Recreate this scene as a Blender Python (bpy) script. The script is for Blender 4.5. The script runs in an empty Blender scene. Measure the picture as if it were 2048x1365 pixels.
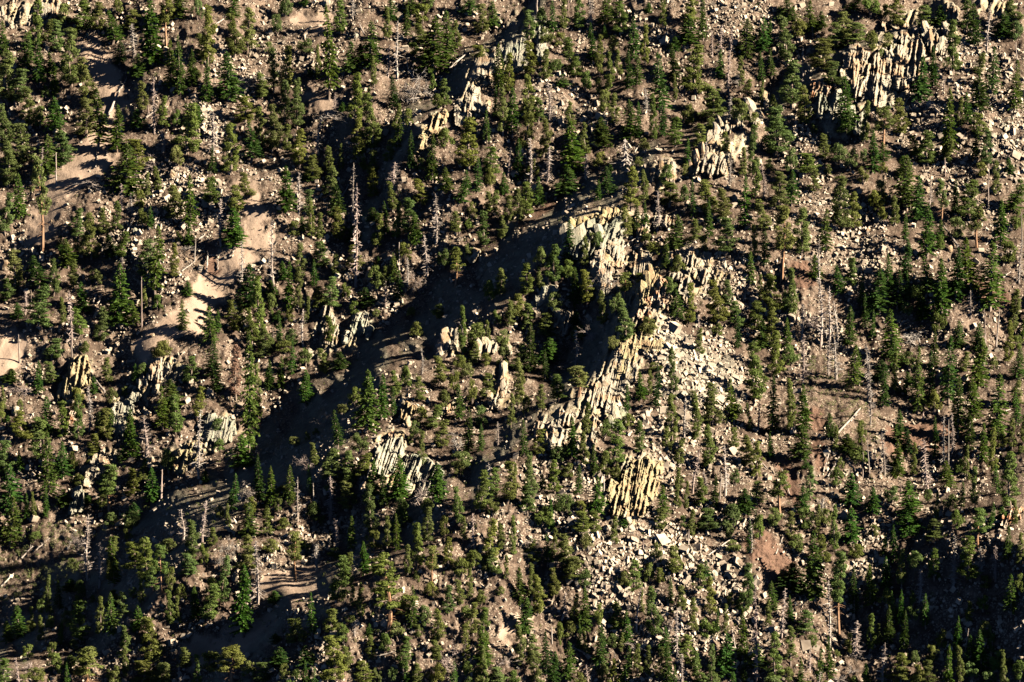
import bpy, math, random, re
import numpy as np
from mathutils import Vector, Matrix
random.seed(7); RNG = np.random.default_rng(7)
sc = bpy.context.scene
COL = sc.collection
# ------------------------------------------------------------------ camera, sky, sun, exposure
PITCH = math.radians(8.0); DIST = 1000.0; HALF = 102.4
cam_d = bpy.data.cameras.new('camera'); cam = bpy.data.objects.new('camera', cam_d); COL.objects.link(cam)
cam_d.sensor_width = 36; cam_d.lens = 36 * DIST / (2 * HALF); cam_d.clip_start = 5; cam_d.clip_end = 8000
cam.location = (0, 0, 0); cam.rotation_euler = (math.pi / 2 - PITCH, 0, 0)
sc.camera = cam
SUN_AZ = math.radians(78.0); SUN_EL = math.radians(28.0)     # azimuth: 0 = light travels straight away from the camera, 90 = from the right
w = bpy.data.worlds.new("World"); sc.world = w; w.use_nodes = True
nt = w.node_tree; nt.nodes.clear()
sky = nt.nodes.new('ShaderNodeTexSky'); sky.sky_type = 'NISHITA'; sky.sun_disc = False; sky.altitude = 3500; sky.air_density = .12; sky.dust_density = 0; sky.ozone_density = 4
bg = nt.nodes.new('ShaderNodeBackground'); bg.inputs[1].default_value = 0.05
wo = nt.nodes.new('ShaderNodeOutputWorld'); nt.links.new(sky.outputs[0], bg.inputs[0]); nt.links.new(bg.outputs[0], wo.inputs[0])
ldir = Vector((-math.cos(SUN_EL) * math.sin(SUN_AZ), math.cos(SUN_EL) * math.cos(SUN_AZ), -math.sin(SUN_EL)))
sun_d = bpy.data.lights.new('sun', 'SUN'); sun = bpy.data.objects.new('sun', sun_d); COL.objects.link(sun)
sun_d.energy = 5.0; sun_d.angle = math.radians(0.5); sun_d.color = (1.0, 0.905, 0.75)
sun.rotation_euler = ldir.to_track_quat('-Z', 'Y').to_euler()
sky.sun_elevation = SUN_EL
# direction towards the sun in plan; the sky node measures rotation clockwise from +Y
sky.sun_rotation = math.atan2(-ldir.x, -ldir.y)
sc.view_settings.view_transform = 'Standard'; sc.view_settings.look = 'None'
sc.view_settings.exposure = 1.6; sc.view_settings.gamma = 1
sc.render.engine = 'CYCLES'
sc.cycles.max_bounces = 3; sc.cycles.diffuse_bounces = 0; sc.cycles.transmission_bounces = 2

# ------------------------------------------------------------------ the shape of the hillside
def vnoise(x, y, seed):
    x = np.asarray(x, float); y = np.asarray(y, float)
    xi = np.floor(x).astype(np.int64); yi = np.floor(y).astype(np.int64)
    fx = x - xi; fy = y - yi; fx = fx * fx * (3 - 2 * fx); fy = fy * fy * (3 - 2 * fy)
    def h(a, b):
        n = (a * 374761393 + b * 668265263 + seed * 974634777) & 0xffffffff
        n = ((n ^ (n >> 13)) * 1274126177) & 0xffffffff
        return ((n ^ (n >> 16)) & 0xffff) / 65535.0
    return (h(xi, yi) * (1 - fx) + h(xi + 1, yi) * fx) * (1 - fy) + (h(xi, yi + 1) * (1 - fx) + h(xi + 1, yi + 1) * fx) * fy
RIDGES = [  # crest as (y, x, width of the steep left flank in tenths of a metre), steepness of the flank, width of the gentle right side
    ([(-300, 1400, 50), (40, 1085, 60), (100, 1005, 70), (150, 960, 85), (210, 925, 110), (250, 880, 110), (300, 842, 95), (350, 815, 85), (420, 780, 60), (600, 640, 0)], 1.4, 400),
    ([(-400, 2500, 60), (60, 1850, 70), (110, 1710, 90), (200, 1600, 110), (270, 1450, 130), (330, 1340, 150), (390, 1275, 172), (445, 1190, 198), (500, 1150, 218), (560, 1110, 225),
      (620, 1000, 200), (680, 905, 190), (740, 862, 230), (800, 822, 260), (860, 775, 280), (930, 705, 310), (1000, 625, 330), (1060, 490, 290), (1130, 400, 310), (1220, 330, 330), (1300, 200, 310), (1500, -250, 310), (3500, -2000, 310)], 1.42, 1900),
    ([(440, 1440, 0), (520, 1345, 40), (600, 1290, 85), (680, 1240, 95), (760, 1190, 100), (850, 1115, 140), (900, 1070, 165), (960, 1000, 160), (1050, 925, 280), (1120, 865, 300), (1180, 770, 270), (1260, 690, 260), (1400, 560, 260), (3500, -1200, 260)], 1.20, 1900),
    ([(600, 2500, 80), (900, 2160, 120), (980, 2060, 200), (1040, 2040, 260), (1100, 2050, 300), (1200, 2080, 360), (1400, 2120, 380), (3500, 2150, 380)], .50, 1600),
]
def raw_relief(px, py):
    R = np.zeros(np.broadcast(px, py).shape)
    wob = (vnoise(px / 45, py / 60, 5) - .5) * 34 + (vnoise(px / 16, py / 24, 6) - .5) * 12
    for cr, st, wr in RIDGES:
        ys = [c[0] for c in cr]; xs = [c[1] for c in cr]; wd = [c[2] for c in cr]
        wl = np.interp(py, ys, wd, left=wd[0], right=wd[-1]) + 1e-3; A = wl * .1 * st
        s = px + wob - np.interp(py, ys, xs); q = np.clip(1 + s / wl, 0, 1); q = q + .12 * np.sin(q * 6.283) * -.5
        R = R + A * np.where(s < 0, q, np.exp(-np.abs(s) / wr))
    a = np.asarray(px) * .8 + np.asarray(py) * .6; b = -np.asarray(px) * .6 + np.asarray(py) * .8
    R = R + (vnoise(px / 190, py / 230, 1) - .5) * 9 + (vnoise(a / 75, b / 110, 2) - .5) * 5.2 + (vnoise(a / 30, b / 48, 3) - .5) * 2.3
    return R
SLOPE = math.radians(36)
cp, sp, ts = math.cos(PITCH), math.sin(PITCH), math.tan(SLOPE)
CY, CZ = DIST * cp, -DIST * sp
# the relief is tabulated once, and eased back wherever it would overhang, so that every spot of the slope rises away from the valley
GX0, GY0, GS = -2700.0, -1600.0, 4.0
_gx = np.arange(GX0, 4700, GS); _gy = np.arange(GY0, 3500, GS); _X, _Y = np.meshgrid(_gx, _gy)
_R = raw_relief(_X, _Y)
for i in range(len(_gy) - 2, -1, -1):
    _R[i] = np.minimum(_R[i], _R[i + 1] + GS * .1 * (1.03 - .42))
for _ in range(2): _R[:, 2:-2] = (_R[:, :-4] + _R[:, 1:-3] + _R[:, 2:-2] + _R[:, 3:-1] + _R[:, 4:]) / 5
def relief(px, py):
    fx = np.clip((np.asarray(px, float) - GX0) / GS, 0, _R.shape[1] - 1.001); fy = np.clip((np.asarray(py, float) - GY0) / GS, 0, _R.shape[0] - 1.001)
    fx, fy = np.broadcast_arrays(fx, fy); i = fx.astype(int); j = fy.astype(int); u = fx - i; v = fy - j
    return (_R[j, i] * (1 - u) + _R[j, i + 1] * u) * (1 - v) + (_R[j + 1, i] * (1 - u) + _R[j + 1, i + 1] * u) * v
def world(px, py, extra=0.0):
    px = np.asarray(px, float); py = np.asarray(py, float)
    u = (px - 1024) / 1024 * HALF / DIST; v = -(py - 682.5) * (HALF / 1024) / DIST
    dx, dy, dz = u, cp + v * sp, -sp + v * cp
    t = (CZ - ts * CY) / (dz - ts * dy)
    t = t - relief(px, py) - extra
    return np.stack([t * dx, t * dy, t * dz], -1), t
def cap(px, py, L):
    d = np.full(np.broadcast(px, py).shape, 1e9)
    for x0, y0, x1, y1, r in L:
        vx, vy = x1 - x0, y1 - y0; q = np.clip(((px - x0) * vx + (py - y0) * vy) / (vx * vx + vy * vy + 1e-6), 0, 1)
        d = np.minimum(d, np.hypot(px - x0 - q * vx, py - y0 - q * vy) - r)
    return d
SAND = [(185, 110, 225, 200, 30), (225, 200, 195, 315, 30), (195, 315, 115, 370, 34), (115, 370, 75, 470, 24), (495, 380, 520, 480, 24), (520, 480, 440, 540, 28), (440, 540, 390, 640, 34),
        (390, 620, 290, 700, 26), (600, 35, 650, 50, 16), (620, 195, 660, 215, 20), (520, 1275, 380, 1310, 26), (540, 1180, 640, 1160, 30), (1010, 1270, 1060, 1240, 12),
        (30, 690, 0, 740, 30), (480, 1260, 540, 1245, 16)]
BROWN = [(1565, 930, 1590, 990, 16), (1520, 1090, 1560, 1140, 30), (1632, 830, 1636, 850, 16), (1635, 890, 1640, 930, 14), (1790, 880, 1900, 870, 30), (420, 500, 425, 540, 14), (1600, 540, 1610, 560, 20),
         (1080, 435, 1110, 410, 14), (1960, 580, 2000, 600, 20), (1230, 1000, 1240, 1015, 8)]
BED = [(1250, 700, 1190, 800, 42), (1290, 690, 1310, 690, 20), (1310, 590, 1280, 640, 38), (1400, 530, 1420, 560, 30), (1280, 940, 1250, 1010, 36), (1830, 70, 1760, 180, 48), (1710, 110, 1700, 150, 24), (1890, 30, 1900, 70, 24), (1640, 180, 1680, 250, 26),
       (1420, 320, 1480, 290, 22), (1330, 330, 1320, 360, 20), (1040, 60, 1010, 120, 28), (980, 110, 950, 150, 22), (940, 180, 930, 230, 18), (875, 240, 845, 290, 16), (1160, 445, 1240, 430, 22), (1215, 520, 1195, 580, 30), (1280, 520, 1290, 530, 18),
       (1120, 830, 1100, 880, 30), (1170, 870, 1180, 880, 20), (165, 730, 140, 785, 20), (245, 810, 235, 855, 20), (205, 915, 180, 955, 22), (150, 985, 145, 1010, 12), (450, 850, 420, 880, 24), (380, 900, 355, 925, 22), (655, 640, 650, 690, 20),
       (720, 650, 700, 690, 20), (900, 670, 895, 700, 14), (1005, 740, 1000, 790, 14), (330, 735, 300, 770, 24), (1090, 580, 1080, 600, 16), (1130, 640, 1120, 670, 14), (820, 815, 815, 830, 14), (780, 890, 800, 960, 30), (40, 30, 110, 20, 24), (1960, 0, 2000, 20, 20)]
SAGE = [(-40, 1150, 110, 1110, 60), (1640, 760, 1720, 850, 40)]
GULLY = [(1230, 390, 1000, 540, 40), (1000, 540, 830, 660, 55), (830, 660, 680, 780, 60), (680, 780, 520, 900, 70), (520, 900, 330, 1020, 50), (1900, 1200, 2040, 1250, 60), (1060, 850, 900, 1000, 20)]
SCREE = [(1330, 690, 1440, 800, 45, 5, 1.35), (1420, 690, 1500, 760, 30, 3, 1.0), (1390, 530, 1480, 600, 45, 3, 1.0), (1500, 560, 1520, 600, 20, 2, .7), (1590, 290, 1640, 400, 40, 3, .9), (1700, 430, 1780, 500, 40, 3, .9),
         (1620, 480, 1720, 540, 45, 3, .9), (1830, 250, 1900, 330, 60, 3, .9), (1940, 110, 2040, 300, 60, 3, 1.1), (1100, 180, 1170, 250, 40, 2.5, 1.0), (1130, 70, 1190, 110, 30, 2, .8), (1260, 60, 1330, 90, 35, 2.5, .8),
         (1400, 20, 1500, 40, 45, 3, .9), (540, 80, 660, 60, 50, 2.5, .8), (520, 120, 640, 110, 40, 2, .7), (430, 110, 490, 170, 30, 3, 1.0), (400, 230, 440, 270, 30, 2.5, 1.1), (170, 20, 190, 40, 25, 2, .8),
         (1180, 1090, 1230, 1180, 50, 3, 1.0), (1280, 1080, 1440, 1150, 55, 2.5, 1.1), (1340, 1250, 1480, 1270, 60, 1.8, 1.0), (1740, 1090, 1740, 1140, 40, 2.5, .9), (1060, 1040, 1180, 1000, 40, 2, 1.0), (1080, 950, 1180, 960, 30, 1.5, 1.0),
         (1950, 420, 2000, 450, 30, 2.5, 1.1), (1560, 880, 1590, 860, 20, 2, .8), (1740, 870, 1790, 880, 20, 3, 1.1), (0, 480, 60, 520, 40, 1.5, .8), (300, 380, 400, 400, 60, 2, 1.1), (260, 480, 320, 560, 40, 1.5, .9), (350, 520, 460, 480, 40, 1.5, .6),
         (1280, 480, 1350, 500, 20, 2, .9), (1300, 860, 1340, 930, 40, 2.5, 1.0), (1380, 870, 1480, 900, 50, 2, 1.0), (1390, 960, 1460, 1000, 60, 1.5, .8), (1640, 860, 1660, 960, 20, 1.5, 1.0), (1700, 950, 1960, 970, 35, 1.4, .8),
         (540, 1120, 660, 1060, 25, 2, .9), (980, 1130, 1010, 1090, 30, 1.5, .9), (60, 740, 80, 750, 25, 2, .8), (840, 470, 900, 480, 40, 1.2, .7), (700, 560, 760, 600, 40, 1.4, .8), (1530, 640, 1640, 680, 50, 2, .9)]

# ------------------------------------------------------------------ materials
def mat(name, col, rough=.9, spec=.2, noise=0.0, nscale=1.0, col2=None, objcol=False, transl=0.0, bump=0.0, stretch=(1, 1, 1), rnd=0.0, world_pos=True):
    m = bpy.data.materials.new(name); m.use_nodes = True; n = m.node_tree; b = n.nodes['Principled BSDF']
    b.inputs['Roughness'].default_value = rough; b.inputs['Specular IOR Level'].default_value = spec
    geo = n.nodes.new('ShaderNodeNewGeometry'); mp = n.nodes.new('ShaderNodeMapping'); mp.inputs['Scale'].default_value = stretch
    n.links.new(geo.outputs['Position'], mp.inputs[0])
    nz = n.nodes.new('ShaderNodeTexNoise'); nz.inputs['Scale'].default_value = nscale; nz.inputs['Detail'].default_value = 4
    n.links.new(mp.outputs[0], nz.inputs['Vector'])
    mr = n.nodes.new('ShaderNodeMapRange'); mr.inputs[1].default_value = .5 - .5 / (1 + 6 * noise); mr.inputs[2].default_value = .5 + .5 / (1 + 6 * noise)
    n.links.new(nz.outputs[0], mr.inputs[0])
    mx = n.nodes.new('ShaderNodeMix'); mx.data_type = 'RGBA'; mx.inputs[6].default_value = (*col, 1); mx.inputs[7].default_value = (*(col2 or col), 1)
    n.links.new(mr.outputs[0], mx.inputs[0]); out = mx.outputs[2]
    if objcol:
        oi = n.nodes.new('ShaderNodeObjectInfo'); mu = n.nodes.new('ShaderNodeMix'); mu.data_type = 'RGBA'; mu.blend_type = 'MULTIPLY'; mu.inputs[0].default_value = 1
        n.links.new(out, mu.inputs[6]); n.links.new(oi.outputs['Color'], mu.inputs[7]); out = mu.outputs[2]
    n.links.new(out, b.inputs['Base Color'])
    if bump:
        bp = n.nodes.new('ShaderNodeBump'); bp.inputs['Strength'].default_value = 1; bp.inputs['Distance'].default_value = bump
        n.links.new(nz.outputs[0], bp.inputs['Height']); n.links.new(bp.outputs[0], b.inputs['Normal'])
    if transl:
        tr = n.nodes.new('ShaderNodeBsdfTranslucent'); ms = n.nodes.new('ShaderNodeMixShader'); ms.inputs[0].default_value = transl
        n.links.new(out, tr.inputs[0]); n.links.new(b.outputs[0], ms.inputs[1]); n.links.new(tr.outputs[0], ms.inputs[2]); n.links.new(ms.outputs[0], n.nodes['Material Output'].inputs[0])
    return m, n, b
M = {}
M['fir'] = mat('fir_needles', (.058, .135, .018), .75, .2, .6, .8, (.100, .170, .026), True, .28)[0]
M['pine'] = mat('pine_needles', (.165, .185, .040), .75, .2, .6, .7, (.225, .240, .072), True, .3)[0]
M['bush'] = mat('bush_leaves', (.165, .183, .044), .75, .2, .6, .9, (.225, .240, .072), True, .3)[0]
M['brown_needles'] = mat('dead_needles', (.26, .14, .09), .85, .1, .5, 1.2, (.34, .21, .15), True, .15)[0]
M['bark'] = mat('bark', (.20, .14, .10), .95, .1, .8, 2.0, (.34, .26, .20), True, bump=.06, stretch=(1, 1, .25))[0]
M['orange_bark'] = mat('orange_bark', (.28, .15, .08), .95, .1, .8, 2.0, (.42, .25, .15), True, bump=.06, stretch=(1, 1, .25))[0]
M['dead_wood'] = mat('weathered_wood', (.40, .34, .29), .9, .1, .7, 1.4, (.56, .50, .44), True, bump=.04, stretch=(1, 1, .3))[0]
M['stone'] = mat('scree_stone', (.62, .50, .37), .9, .15, .7, .35, (.40, .31, .225), False, bump=.03)[0]

def rock_mat(name, c1, c2, c3, crack):
    m, n, b = mat(name, c1, .92, .15, .9, .55, c2, True, stretch=(1.3, 1.3, .28))
    geo = n.nodes['Geometry']
    nz = n.nodes.new('ShaderNodeTexNoise'); nz.inputs['Scale'].default_value = .3; nz.inputs['Detail'].default_value = 5
    n.links.new(geo.outputs['Position'], nz.inputs['Vector'])
    mr = n.nodes.new('ShaderNodeMapRange'); mr.inputs[1].default_value = .50; mr.inputs[2].default_value = .60; n.links.new(nz.outputs[0], mr.inputs[0])
    mu = [x for x in n.nodes if x.type == 'MIX' and x.blend_type == 'MULTIPLY'][0]; src = mu.inputs[6].links[0].from_socket
    mx = n.nodes.new('ShaderNodeMix'); mx.data_type = 'RGBA'; mx.inputs[7].default_value = (*c3, 1)
    n.links.new(mr.outputs[0], mx.inputs[0]); n.links.new(src, mx.inputs[6])
    # fine vertical joints and grain
    mp = n.nodes.new('ShaderNodeMapping'); mp.inputs['Scale'].default_value = (2.6, 2.6, .45); n.links.new(geo.outputs['Position'], mp.inputs[0])
    n2 = n.nodes.new('ShaderNodeTexNoise'); n2.inputs['Scale'].default_value = 1.0; n2.inputs['Detail'].default_value = 6; n2.inputs['Roughness'].default_value = .65; n.links.new(mp.outputs[0], n2.inputs['Vector'])
    m2 = n.nodes.new('ShaderNodeMapRange'); m2.inputs[1].default_value = .30; m2.inputs[2].default_value = .46; m2.inputs[3].default_value = crack; m2.inputs[4].default_value = 1; n.links.new(n2.outputs[0], m2.inputs[0])
    m3 = n.nodes.new('ShaderNodeMix'); m3.data_type = 'RGBA'; m3.blend_type = 'MULTIPLY'; m3.inputs[0].default_value = 1
    n.links.new(mx.outputs[2], m3.inputs[6]); n.links.new(m2.outputs[0], m3.inputs[7]); n.links.new(m3.outputs[2], mu.inputs[6])
    bp = n.nodes.new('ShaderNodeBump'); bp.inputs['Distance'].default_value = .35; bp.inputs['Strength'].default_value = 1
    n.links.new(n2.outputs[0], bp.inputs['Height']); n.links.new(bp.outputs[0], b.inputs['Normal'])
    return m
M['c'] = rock_mat('cream_rock', (.47, .385, .28), (.37, .32, .24), (.42, .28, .17), .30)
M['y'] = rock_mat('yellow_lichen_rock', (.46, .35, .20), (.40, .33, .18), (.40, .27, .15), .30)
M['o'] = rock_mat('rust_rock', (.42, .20, .10), (.52, .36, .24), (.56, .44, .32), .5)
M['g'] = rock_mat('grey_green_rock', (.36, .33, .25), (.42, .37, .27), (.30, .30, .22), .4)

# ground material
gm = bpy.data.materials.new('hillside_soil'); gm.use_nodes = True; n = gm.node_tree; b = n.nodes['Principled BSDF']
b.inputs['Roughness'].default_value = .95; b.inputs['Specular IOR Level'].default_value = .1
geo = n.nodes.new('ShaderNodeNewGeometry')
def nnoise(scale, detail=5, rough=.6):
    q = n.nodes.new('ShaderNodeTexNoise'); q.inputs['Scale'].default_value = scale; q.inputs['Detail'].default_value = detail; q.inputs['Roughness'].default_value = rough
    n.links.new(geo.outputs['Position'], q.inputs['Vector']); return q.outputs[0]
def nmap(s, a, c, lo=0, hi=1):
    q = n.nodes.new('ShaderNodeMapRange'); q.inputs[1].default_value = a; q.inputs[2].default_value = c; q.inputs[3].default_value = lo; q.inputs[4].default_value = hi; n.links.new(s, q.inputs[0]); return q.outputs[0]
def nmix(f, a, c, mode='MIX'):
    q = n.nodes.new('ShaderNodeMix'); q.data_type = 'RGBA'; q.blend_type = mode
    for i, v in ((0, f), (6, a), (7, c)):
        if isinstance(v, (int, float)): q.inputs[i].default_value = v
        elif isinstance(v, tuple): q.inputs[i].default_value = (*v, 1)
        else: n.links.new(v, q.inputs[i])
    return q.outputs[2]
def nattr(nm):
    q = n.nodes.new('ShaderNodeAttribute'); q.attribute_name = nm; return q.outputs['Fac']
soil = nmix(nmap(nnoise(.25), .35, .65), (.50, .36, .26), (.41, .29, .205))
dsoil = nmix(nmap(nnoise(.25), .35, .65), (.30, .215, .155), (.19, .13, .09))
vor = n.nodes.new('ShaderNodeTexVoronoi'); vor.inputs['Scale'].default_value = 2.2; n.links.new(geo.outputs['Position'], vor.inputs['Vector'])
grit = nmix(nmap(vor.outputs['Distance'], .12, .48), (.52, .42, .31), (.14, .095, .068))
spk = n.nodes.new('ShaderNodeTexVoronoi'); spk.inputs['Scale'].default_value = 4.5; n.links.new(geo.outputs['Position'], spk.inputs['Vector'])
soil = nmix(nmap(spk.outputs['Distance'], .05, .22, .75, 0), soil, nmix(nmap(nnoise(3.1), .4, .6), (.20, .14, .10), (.56, .46, .36)))
rocky = nmix(nmap(nnoise(.6), .38, .55), dsoil, grit)
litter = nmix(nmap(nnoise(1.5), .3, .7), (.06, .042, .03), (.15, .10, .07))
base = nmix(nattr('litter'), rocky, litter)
base = nmix(nattr('sand'), base, soil)
base = nmix(nattr('brown'), base, nmix(nmap(nnoise(2.5), .3, .7), (.15, .085, .06), (.25, .15, .10)))
base = nmix(nattr('rock'), base, nmix(nmap(nnoise(.5), .35, .65), (.34, .30, .21), (.22, .18, .13)))
bedcol = nmix(nmap(nnoise(.35), .40, .62), (.50, .41, .29), nmix(nmap(nnoise(.12), .42, .55), (.40, .36, .25), (.52, .38, .20)))
base = nmix(nattr('bed'), base, nmix(nmap(nnoise(1.8, 6, .7), .34, .48), (.20, .16, .11), bedcol))
n.links.new(base, b.inputs['Base Color'])
bp = n.nodes.new('ShaderNodeBump'); bp.inputs['Strength'].default_value = 1; bp.inputs['Distance'].default_value = .5
hn = n.nodes.new('ShaderNodeMath'); hn.operation = 'MULTIPLY_ADD'; n.links.new(nnoise(1.6, 6, .65), hn.inputs[0])
inv = nmap(nattr('sand'), 0, 1, 1.0, .25); n.links.new(inv, hn.inputs[1]); hn.inputs[2].default_value = 0
n.links.new(hn.outputs[0], bp.inputs['Height']); n.links.new(bp.outputs[0], b.inputs['Normal'])

# ------------------------------------------------------------------ mesh helpers
def mesh_np(name, V, Q, material, tri=None):
    """V (n,3); Q (m,4) quads and optional triangles"""
    me = bpy.data.meshes.new(name); V = np.asarray(V, np.float32)
    Q = np.asarray(Q, np.int32).reshape(-1, 4) if Q is not None and len(Q) else np.zeros((0, 4), np.int32)
    T = np.asarray(tri, np.int32).reshape(-1, 3) if tri is not None and len(tri) else np.zeros((0, 3), np.int32)
    me.vertices.add(len(V)); me.vertices.foreach_set('co', V.ravel())
    me.loops.add(Q.size + T.size); me.loops.foreach_set('vertex_index', np.concatenate([Q.ravel(), T.ravel()]))
    me.polygons.add(len(Q) + len(T))
    st = np.concatenate([np.arange(len(Q)) * 4, Q.size + np.arange(len(T)) * 3]).astype(np.int32)
    me.polygons.foreach_set('loop_start', st)
    me.update(calc_edges=True); me.validate()
    me.shade_flat(); me.materials.append(material); return me
def link(name, me, parent=None):
    o = bpy.data.objects.new(name, me); COL.objects.link(o)
    if parent is not None: o.parent = parent
    return o
class Tubes:
    """tapered limbs: chains of rings joined into one mesh"""
    def __init__(s): s.V = []; s.Q = []; s.T = []; s.n = 0
    def add(s, pts, rad, k=5):
        pts = [np.array(p, float) for p in pts]; m = len(pts)
        for i, p in enumerate(pts):
            d = pts[min(i + 1, m - 1)] - pts[max(i - 1, 0)]; d /= np.linalg.norm(d) + 1e-9
            a = np.cross(d, (0.3, .9, .1) if abs(d[2]) > .7 else (0, 0, 1)); a /= np.linalg.norm(a) + 1e-9; c = np.cross(d, a)
            for j in range(k):
                an = 2 * math.pi * j / k; s.V.append(p + rad[i] * (math.cos(an) * a + math.sin(an) * c))
        for i in range(m - 1):
            for j in range(k):
                q = s.n + i * k; s.Q.append((q + j, q + (j + 1) % k, q + k + (j + 1) % k, q + k + j))
        for base in (s.n, s.n + (m - 1) * k):
            for j in range(1, k - 1): s.T.append((base, base + j, base + j + 1) if base != s.n else (base, base + j + 1, base + j))
        s.n += m * k
    def mesh(s, name, m): return mesh_np(name, s.V, s.Q, m, s.T)
def leaves(C, D, U, L, W):
    """rhombus sprays: centre C, long axis D, cross axis U, length L, width W"""
    C = np.asarray(C); D = np.asarray(D); U = np.asarray(U); L = np.asarray(L)[:, None]; W = np.asarray(W)[:, None]
    V = np.stack([C - D * L * .5, C + U * W * .5, C + D * L * .5, C - U * W * .5], 1).reshape(-1, 3)
    return V, np.arange(len(V)).reshape(-1, 4)
def unit(a): return a / (np.linalg.norm(a, axis=-1, keepdims=True) + 1e-9)

# ------------------------------------------------------------------ prototypes, each 10 units tall and about 3 wide (radius 1.5)
def fir_proto(sd, dens=1.0):
    r = np.random.default_rng(sd); t = Tubes()
    bend = r.normal(0, .10, 2)
    def axis(z): return np.array([bend[0] * math.sin(z * .5), bend[1] * math.sin(z * .45 + 1), z])
    zs = np.linspace(-.6, 9.9, 8); t.add([axis(z) for z in zs], [.16 * (1 - .93 * max(z, 0) / 10) + .01 for z in zs], 6)
    C, D, U, L, W = [], [], [], [], []
    z = .5 + r.uniform(0, .8)
    while z < 9.8:
        q = z / 10; nb = int(r.integers(4, 7)); R0 = 1.5 * (1 - q) ** .72 * min(1, .65 + q * 1.6)
        if r.random() < .12 * (1 / dens): nb = 2
        ph = r.uniform(0, 6.28)
        for i in range(nb):
            a = ph + i * 6.283 / nb + r.normal(0, .3); Lb = R0 * r.uniform(.55, 1.12) + .05
            if r.random() < .08: Lb *= .3
            droop = -.20 - .35 * (1 - q) + r.normal(0, .1); o = axis(z + r.uniform(-.08, .08))
            dr = np.array([math.cos(a), math.sin(a), 0]); sd_ = np.array([-math.sin(a), math.cos(a), 0])
            end = o + dr * Lb + np.array([0, 0, droop * Lb + .12 * Lb])
            t.add([o, (o + end) / 2 + (0, 0, .04), end], [.03, .018, .006], 3)
            m = max(2, int(Lb / .13 * dens))
            for j in range(m):
                f = (j + .7) / m; p = o + (end - o) * f + np.array([0, 0, .06 * math.sin(3.14 * f)])
                wloc = .42 * (1 - .55 * f) * min(1, Lb)
                for s_ in (-1, 1, 0):
                    if r.random() < .14: continue
                    d = dr * r.uniform(.5, .9) + sd_ * s_ * r.uniform(.5, 1.0) + np.array([0, 0, r.uniform(-.5, .15)])
                    C.append(p + d * wloc * .4 + r.normal(0, .03, 3)); D.append(d); U.append(r.normal(0, .8, 3) + np.array([sd_[0] * .6, sd_[1] * .6, .9])); L.append(wloc * r.uniform(.7, 1.3) + .1); W.append(r.uniform(.15, .27))
        z += r.uniform(.24, .42) * (1 - .45 * q)
    for j in range(14):
        C.append(axis(9.3 + j * .06) + r.normal(0, .03, 3)); D.append(np.array([r.normal(0, .3), r.normal(0, .3), 1])); U.append(r.normal(0, 1, 3)); L.append(.25); W.append(.09)
    D = unit(np.array(D)); U = np.array(U); U = unit(U - D * (U * D).sum(-1, keepdims=True))
    V, Q = leaves(np.array(C), D, U, L, W)
    return t.mesh('fir_trunk', M['bark']), mesh_np('fir_crown', V, Q, M['fir'])
def clump_leaves(r, centres, radii, per, up, size):
    C = []; D = []; L = []; W = []; U = []
    for c, rd in zip(centres, radii):
        k = max(8, int(per * (rd / .45) ** 1.7)); d = unit(r.normal(0, 1, (k, 3))); d[:, 2] = d[:, 2] * .8 + .12
        rr = rd * r.uniform(.45, 1.05, k)[:, None] ** .6
        C.append(c + d * rr * np.array([1, 1, 1.15]))
        N = unit(unit(d) * 1.3 + r.normal(0, .5, (k, 3))); q = np.array([0, 0, up * 1.6]) + d * .4 + r.normal(0, .5, (k, 3))
        q = unit(q - N * (q * N).sum(-1, keepdims=True)); D.append(q); U.append(np.cross(N, q))
        L.append(r.uniform(.7, 1.5, k) * size); W.append(r.uniform(.32, .55, k) * size)
    return leaves(np.concatenate(C), np.concatenate(D), np.concatenate(U), np.concatenate(L), np.concatenate(W))
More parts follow.
